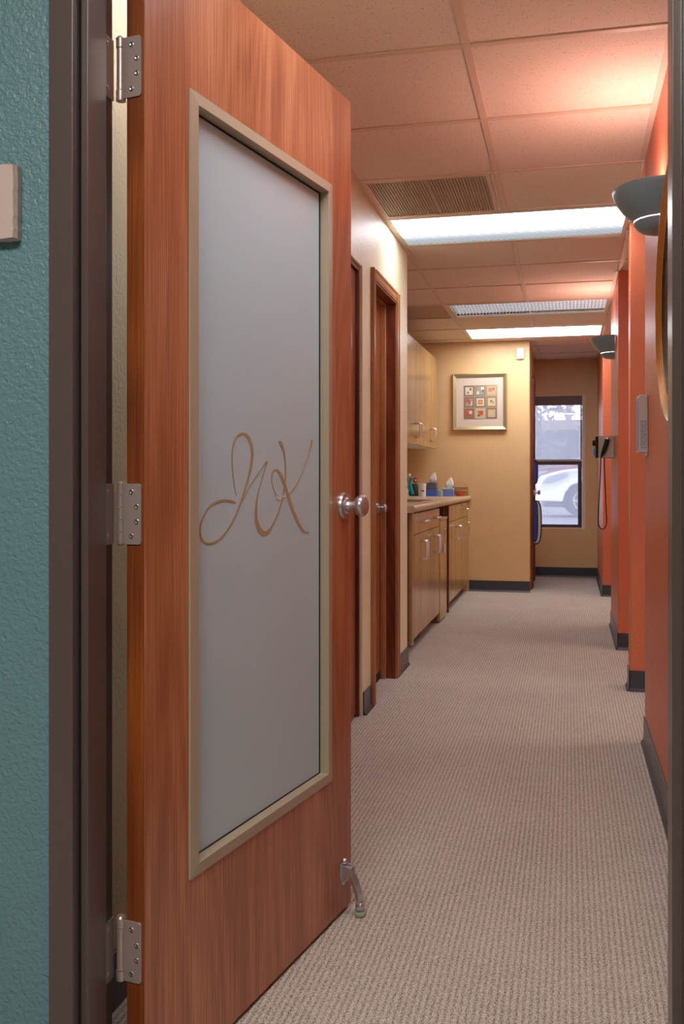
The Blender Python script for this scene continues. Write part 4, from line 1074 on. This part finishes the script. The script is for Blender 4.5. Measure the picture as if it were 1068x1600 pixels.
m.add(vs, [(0, k + 1, (k + 1) % seg + 1) for k in range(seg)]); m.build('glass', M['mirror'], mr)

# ------------------------------------------------------------------ slim grey box with printed label
bx_ = thing('wall_box', 'slim grey wall box with blue front stripe and printed label', 'box', (XR, 3.98, 1.172))
M['greybox'] = plain('pale_grey_plastic', (214, 212, 208), .5)
MB().box(XR - .034, XR - .0005, 3.925, 4.062, 1.172, 1.398).build('housing', M['greybox'], bx_, bevel=.003)
MB().box(XR - .0352, XR - .034, 3.940, 4.050, 1.182, 1.388).build('front_plate', plain('blue_front', (96, 146, 190), .4), bx_)
lb = MB().box(XR - .030, XR - .005, 3.9242, 3.9249, 1.180, 1.300).build('label', plain('white_label', (205, 203, 208), .5), bx_)
m = MB()
for k in range(7):
    z = 1.186; xx = XR - .0280 + k * .0034
    zz_ = z
    while zz_ < 1.292:
        L_ = random.uniform(.006, .022); m.box(xx, xx + .0012, 3.9236, 3.9241, zz_, min(zz_ + L_, 1.296)); zz_ += L_ + .004
tag(m.build('fine_print', plain('grey_ink', (110, 110, 130), .6), lb), kind='stuff')
MB().box(XR - .012, XR - .002, 3.930, 3.950, 1.160, 1.172).build('tab', M['greybox'], bx_)

# ------------------------------------------------------------------ diagnostic handset plate on the far orange wall
ph = thing('handset_station', 'beige wall unit with black handset and long looping cord', 'wall unit', (XR, 6.9, 1.21))
hy0, hy1 = 6.80, 6.98
MB().box(XR - .104, XR - .0005, hy0, hy1, 1.212, 1.362).build('housing', plain('beige_enamel', (188, 176, 156), .45), ph, bevel=.004)
MB().box(XR - .122, XR - .104, hy0 + .005, hy1 - .005, 1.214, 1.358).build('front_plate', M['seal'], ph, bevel=.004)
MB().lathe([(0.0001, 0), (.020, 0), (.018, -.020), (0.0001, -.021)], (XR - .122, hy0 + .07, 1.315), 'X', 20).build('dial', M['seal'], ph, auto=True)
MB().sphere((XR - .124, hy0 + .06, 1.255), .016, .05, .034).build('blue_cover', plain('blue_white_cover', (90, 150, 200), .35), ph)
hs = MB().tube([(XR - .046, hy0 - .022, 1.335), (XR - .056, hy0 - .024, 1.30), (XR - .074, hy0 - .02, 1.25), (XR - .086, hy0 - .016, 1.222)], [.016, .0155, .013, .006], 14).build('handset', M['seal'], ph)
MB().sphere((XR - .046, hy0 - .022, 1.338), .017, .016, .010).build('handset_tip', M['satin'], hs)
cp = []
x1_, x2_, zt1, zt2, zbm = XR - .088, XR - .066, 1.222, 1.212, 0.728
import itertools
ctl = [(x1_, hy0 - .014, zt1), (XR - .092, hy0 - .012, 1.10), (XR - .100, hy0 - .012, .95), (XR - .106, hy0 - .012, .80), (XR - .104, hy0 - .012, .755), (XR - .092, hy0 - .012, .732), (XR - .078, hy0 - .012, .726),
       (XR - .062, hy0 - .012, .735), (XR - .052, hy0 - .012, .765), (XR - .052, hy0 - .012, .82), (XR - .058, hy0 - .012, .96), (XR - .064, hy0 - .010, 1.10), (XR - .066, hy0 + .01, 1.213)]
P_ = [Vector(c_) for c_ in ctl]
for i in range(len(P_) - 1):
    p0, p1, p2, p3 = P_[max(i - 1, 0)], P_[i], P_[i + 1], P_[min(i + 2, len(P_) - 1)]
    for k in range(5):
        t_ = k / 5; cp.append(0.5 * ((2 * p1) + (p2 - p0) * t_ + (2 * p0 - 5 * p1 + 4 * p2 - p3) * t_ * t_ + (3 * p1 - p0 - 3 * p2 + p3) * t_ ** 3))
cp.append(P_[-1])
MB().tube(cp, .0036, 8).build('cord', plain('matte_black_cord', (26, 22, 24), .8), ph)

# ------------------------------------------------------------------ plaque on the teal wall
sg = thing('wall_plaque', 'pale stone plaque with rough edges on the teal wall', 'sign', (-0.97, YG, 1.446))
pts = []
x0, x1, z0, z1 = -1.12, -0.8475, 1.4475, 1.5645
def rough(a, b, n, amp):
    out = []
    for k in range(n):
        t_ = k / n; out.append((a[0] + (b[0] - a[0]) * t_ + random.uniform(-amp, amp), a[1] + (b[1] - a[1]) * t_ + random.uniform(-amp, amp)))
    return out
bk_ = rough((x0, z0), (x1, z0), 26, .0012) + rough((x1, z0), (x1, z1), 16, .0007) + rough((x1, z1), (x0, z1), 26, .0008) + rough((x0, z1), (x0, z0), 14, .0012)
fr_ = [((p[0] - (x0 + x1) / 2) * .99 + (x0 + x1) / 2 - .001, (p[1] - z0) * .985 + z0 + .001) for p in bk_]
n = len(bk_)
vs = [(p[0], YG - .001, p[1]) for p in bk_] + [(p[0] + .001, YG - .013, p[1]) for p in bk_] + [(p[0], YG - .021, p[1]) for p in fr_]
fs = [tuple(range(2 * n, 3 * n)), tuple(range(n))[::-1]]
for r in range(2):
    for k in range(n): k2 = (k + 1) % n; fs.append((r * n + k, r * n + k2, (r + 1) * n + k2, (r + 1) * n + k))
MB().add(vs, fs).build('slab', plain('pinkish_stone', (196, 172, 166), .6, var=.06, vscale=40), sg)
M['carve'] = plain('grey_engraving', (138, 124, 120), .7)
def curl(pts, w_):
    mb = MB()
    mb.tube([(px_, YG - .0215, pz_) for px_, pz_ in pts], [w_ * math.sin(PI * (k + .6) / (len(pts) + .2)) + .0006 for k in range(len(pts))], 6); return mb
m = MB()
# flourish strokes: only their right tips show at the picture edge
for cx_, cz_, rr_, a0_, a1_ in [(-0.881, 1.527, .0095, -60, 170), (-0.882, 1.510, .0105, -175, 60), (-0.8765, 1.484, .006, -80, 80), (-0.93, 1.515, .02, 0, 300), (-0.98, 1.51, .024, 30, 330), (-1.04, 1.51, .02, -120, 160)]:
    pp = [(cx_ - .004 + rr_ * math.cos(math.radians(a0_ + (a1_ - a0_) * k / 12)), cz_ + rr_ * math.sin(math.radians(a0_ + (a1_ - a0_) * k / 12))) for k in range(13)]
    mb = curl(pp, .0015); kk_ = len(m.v); m.v += mb.v; m.f += [[i + kk_ for i in f] for f in mb.f]; m.sm += mb.sm
m.build('engraving', M['carve'], sg)

# ------------------------------------------------------------------ bag on the far door
bg_x = r4(0.004, .62)
bag = thing('hanging_bag', 'blue and grey bag with black piping hanging on the far door', 'bag', (bg_x[0], bg_x[1], 0.44))
xb0 = bg_x[0] + .003
yb0, yb1 = bg_x[1] - .16, bg_x[1] + .16
def dshape(x0_, x1_, z0_, z1_, n=14):
    pts = [(x0_, z0_)]
    for k in range(n + 1):
        an = -PI / 2 + PI * k / n
        pts.append((x0_ + (x1_ - x0_) * abs(math.cos(an)) ** .45, (z0_ + z1_) / 2 + math.copysign(abs(math.sin(an)) ** .8, an) * (z1_ - z0_) / 2))
    pts.append((x0_, z1_)); return pts
zA, zB = 0.435, 0.855
M['navy'] = plain('navy_blue_fabric', (50, 64, 128), .8)
def dtube(x0_, x1_, z0_, z1_, y_, r_): return MB().tube([(a_, y_, b_) for a_, b_ in dshape(x0_, x1_, z0_, z1_)[1:-1]], r_, 8)
MB().prism(dshape(xb0, xb0 + .070, zA, zB), 'Y', yb0 + .012, yb1).build('outer_pocket', plain('grey_fabric', (186, 188, 180), .8), bag, bevel=.004)
MB().prism(dshape(xb0 - .001, xb0 + .036, zA + .03, zB + .0), 'Y', yb0, yb1 - .02).build('body', M['navy'], bag, bevel=.004)
dtube(xb0, xb0 + .038, zA + .03, zB, yb0 + .004, .005).build('piping', M['seal'], bag)
dtube(xb0, xb0 + .072, zA, zB, yb0 + .014, .006).build('piping', M['seal'], bag)
MB().prism(dshape(xb0, xb0 + .034, 1.02, 1.25), 'Y', yb0 + .03, yb1 - .03).build('upper_pouch', M['navy'], bag, bevel=.004)
dtube(xb0, xb0 + .036, 1.02, 1.25, yb0 + .03, .006).build('piping', M['seal'], bag)
MB().box(xb0, xb0 + .010, bg_x[1] - .02, bg_x[1] + .02, zB - .03, 1.03).build('strap', M['seal'], bag)
tag(MB().box(bg_x[0] + .001, bg_x[0] + .02, bg_x[1] - .02, bg_x[1] + .02, 1.235, 1.262).build('hook', M['satin'], bag), None)

# ------------------------------------------------------------------ outside
gz = 0.22
S(B(-30, 30, YB + .16, 14.5, -0.02, 0.02).build('ground_near', plain('pale_concrete', (190, 190, 188), .8, var=.1, vscale=2)), 'pale concrete strip outside')
S(B(-40, 40, 14.5, 80, 0.05, gz).build('ground_lot', plain('grey_asphalt', (120, 118, 120), .85, var=.12, vscale=3)), 'grey parking lot outside the window')
S(MB().prism([(-30, 15), (-30, 60), (-1.55, 60), (-0.62, 20.2), (-0.55, 15)], 'Z', gz, gz + .03).build('sidewalk', plain('white_concrete', (226, 224, 218), .8)), 'white concrete path left of the car')
def car(loc, rz, body, name, lab, scale=1.0):
    t = thing(name, lab, 'car', loc, rz=rz, local=True); t.scale = (scale,) * 3
    # side profile, front of the car at x=0 pointing -x, length 4.5
    prof = [(0.05, .35), (0.0, .50), (0.02, .72), (0.12, .86), (0.55, .98), (1.25, 1.06), (1.95, 1.52), (2.3, 1.62), (3.6, 1.64), (4.2, 1.55), (4.45, 1.05), (4.5, .6), (4.45, .35),
            (4.05, .32), (3.98, .52), (3.85, .68), (3.62, .76), (3.40, .74), (3.22, .60), (3.15, .40), (3.12, .30), (1.42, .28), (1.38, .45), (1.28, .62), (1.10, .73), (.90, .75), (.70, .68), (.58, .52), (.53, .34)]
    def hw_(x, z):  # half width with plan and tumblehome taper
        w_ = .90 - .22 * max(0, (.6 - x) / .6) ** 2 - .06 * max(0, (x - 4.0) / .5)
        if z > 1.05: w_ -= (z - 1.05) * .38
        return w_
    n = len(prof)
    vs = [(x_, -hw_(x_, z_), z_) for x_, z_ in prof] + [(x_, 0 if False else -hw_(x_, z_) * .6, z_ + (.03 if z_ > .8 else 0)) for x_, z_ in prof] + [(x_, hw_(x_, z_) * .6, z_ + (.03 if z_ > .8 else 0)) for x_, z_ in prof] + [(x_, hw_(x_, z_), z_) for x_, z_ in prof]
    fs = [tuple(range(n)), tuple(range(3 * n, 4 * n))[::-1]]
    for r in range(3):
        for k in range(n): k2 = (k + 1) % n; fs.append((r * n + k, r * n + k2, (r + 1) * n + k2, (r + 1) * n + k))
    MB().add(vs, fs).build('body', body, t, local=True, bevel=.03)
    dark = plain('car_dark_trim', (46, 46, 52), .5); gls = plain('car_glass', (58, 64, 74), .08); chrome = M['satin']
    for sgn in (-1, 1):
        for wx in (.98, 3.56):
            wh = MB().lathe([(.20, 0), (.33, .01), (.36, .05), (.36, .19), (.33, .23), (.20, .24)], (wx, sgn * .74 - .12, .36), 'Y', 32).build('wheel', dark, t, local=True, auto=True)
            rim = MB()
            yf = sgn * .885
            rim.lathe([(.225, yf - sgn * .03), (.235, yf), (.215, yf), (.205, yf - sgn * .03)], (wx, 0, .36), 'Y', 32)
            for k in range(6):
                an = k * PI / 3; c_, s__ = math.cos(an), math.sin(an)
                rim.add([(wx + c_ * .03 - s__ * .03, yf, .36 + s__ * .03 + c_ * .03), (wx + c_ * .03 + s__ * .03, yf, .36 + s__ * .03 - c_ * .03), (wx + c_ * .22 + s__ * .022, yf, .36 + s__ * .22 - c_ * .022), (wx + c_ * .22 - s__ * .022, yf, .36 + s__ * .22 + c_ * .022),
                         (wx + c_ * .03 - s__ * .03, yf - sgn * .03, .36 + s__ * .03 + c_ * .03), (wx + c_ * .03 + s__ * .03, yf - sgn * .03, .36 + s__ * .03 - c_ * .03), (wx + c_ * .22 + s__ * .022, yf - sgn * .03, .36 + s__ * .22 - c_ * .022), (wx + c_ * .22 - s__ * .022, yf - sgn * .03, .36 + s__ * .22 + c_ * .022)],
                        [(0, 1, 2, 3), (7, 6, 5, 4), (0, 4, 5, 1), (1, 5, 6, 2), (2, 6, 7, 3), (3, 7, 4, 0)])
            rim.lathe([(.0001, yf + sgn * .004), (.05, yf + sgn * .003), (.05, yf - sgn * .02)], (wx, 0, .36), 'Y', 16)
            rim.build('rim', chrome, wh, local=True)
        # headlight follows the front corner
        MB().prism([(.10, .72), (.20, .845), (.62, .93), (.66, .88), (.36, .76)], 'Y', sgn * .60, sgn * .865).build('headlight', plain('headlight_lens', (150, 156, 166), .12), t, local=True, bevel=.01)
        MB().prism([(1.42, 1.10), (1.98, 1.47), (2.75, 1.56), (2.75, 1.08)], 'Y', sgn * .70, sgn * .893).build('side_window', gls, t, local=True)
        MB().prism([(2.82, 1.08), (2.82, 1.56), (3.6, 1.56), (4.0, 1.10)], 'Y', sgn * .70, sgn * .893).build('side_window', gls, t, local=True)
    MB().box(-.012, .05, -.45, .45, .46, .60).build('grille', dark, t, local=True, bevel=.01)
    MB().box(.15, 4.4, -.70, .70, .22, .34).build('underbody', dark, t, local=True)
    return t
M['carwhite'] = plain('white_car_paint', (236, 238, 240), .2)
# front bumper at photo column 838, wheel at 908, seen nearly from the side
car((-0.74, 22.3, gz), math.radians(4), M['carwhite'], 'car', 'white car parked nose to the left outside the window', 1.03)
M['carred'] = plain('dull_red_paint', (150, 66, 66), .4)
car((-1.6, 36.0, gz), math.radians(4), M['carred'], 'car', 'dull red car far behind the white one', 1.25)
# trees beyond the lot
M['bark'] = plain('grey_bark', (124, 114, 114), .9, var=.2)
M['leaf'] = plain('grey_green_foliage', (134, 136, 134), .9, var=.35, vscale=3)
def tree(x, y, h_, r_, lab):
    t = thing('tree', lab, 'tree', (x, y, gz), group='trees beyond the parking lot')
    MB().tube([(x, y, gz), (x + .1, y, gz + h_ * .4), (x - .05, y, gz + h_ * .8)], [.16, .12, .05], 8).build('trunk', M['bark'], t)
    for k in range(5):
        an = random.uniform(0, 2 * PI); MB().tube([(x, y, gz + h_ * (.35 + .08 * k)), (x + math.cos(an) * r_ * .6, y + math.sin(an) * r_ * .5, gz + h_ * (.55 + .08 * k))], [.06, .02], 6).build('branch', M['bark'], t)
    m = MB(); rnd = random.Random(int(x * 100) + 5)
    for k in range(420):
        a1_, b1_ = rnd.uniform(0, 2 * PI), rnd.uniform(-1, 1); rr_ = r_ * rnd.uniform(.35, 1) ** .5
        c_ = Vector((x + rr_ * math.cos(a1_) * math.sqrt(1 - b1_ * b1_), y + .9 * rr_ * math.sin(a1_) * math.sqrt(1 - b1_ * b1_), gz + h_ * .52 + b1_ * h_ * .42))
        d1 = Vector((rnd.uniform(-1, 1), rnd.uniform(-1, 1), rnd.uniform(-1, 1))).normalized() * .22; d2 = d1.orthogonal().normalized() * .13; d3 = d1.cross(d2).normalized() * .04
        m.add([c_ - d1, c_ + d2, c_ + d1, c_ - d2, c_ + d3], [(0, 1, 4), (1, 2, 4), (2, 3, 4), (3, 0, 4), (3, 2, 1, 0)])
    tag(m.build('foliage', M['leaf'], t), kind='stuff')
for k, (x, y, h_, r_) in enumerate([(-4.2, 42, 9, 1.9), (-2.3, 47, 11, 1.9), (-0.1, 42.5, 10, 1.9), (2.2, 48, 11, 2.0), (4.2, 43, 9, 1.9)]):
    tree(x, y, h_, r_, ['leafy grey-green tree showing at the far left of the window', 'tall tree behind the red car', 'leafy tree over the hood of the white car', 'tree near the right sash of the window', 'tree hidden behind the right window edge'][k])
S(B(-14, 14, 56, 57, 0, 4.4).build('wall_distant_hedge', plain('dark_hedge', (94, 96, 96), .9, var=.4, vscale=1.2)), 'tall grey-green hedge at the back of the lot')

# ------------------------------------------------------------------ added unseen fill lights in the near and side rooms, and lamp light
def fill_light(x, y, z, lab, strength):  # added panel out of view, there only to brighten
    t = thing('ceiling_light', lab, 'light', (x, y, z), group='recessed ceiling lights')
    MB().box(x - .62, x + .62, y - .32, y + .32, z - .02, z).build('frame', M['offwhite'], t)
    MB().box(x - .60, x + .60, y - .30, y + .30, z - .024, z - .0205).build('diffuser', emis('fill_light_lens', (255, 248, 238), strength), t)
fill_light(-0.5, -0.4, 2.6, 'added unseen fill light on the ceiling of the teal-walled near room', 9.0)
fill_light(1.35, 4.56, TOP - .03, 'added unseen fill light in the first side room', 5.0)
fill_light(1.35, 5.72, TOP - .03, 'added unseen fill light in the second side room', 5.0)
fill_light(1.35, 8.2, TOP - .03, 'added unseen fill light in the third side room', 5.0)
point('sconce_light_near', (XR - .075, 3.36, 2.005), 2.1, (1.0, 0.60, 0.55), .03)
point('sconce_light_far', (XR - .075, 6.82, 2.005), 1.8, (1.0, 0.60, 0.55), .03)
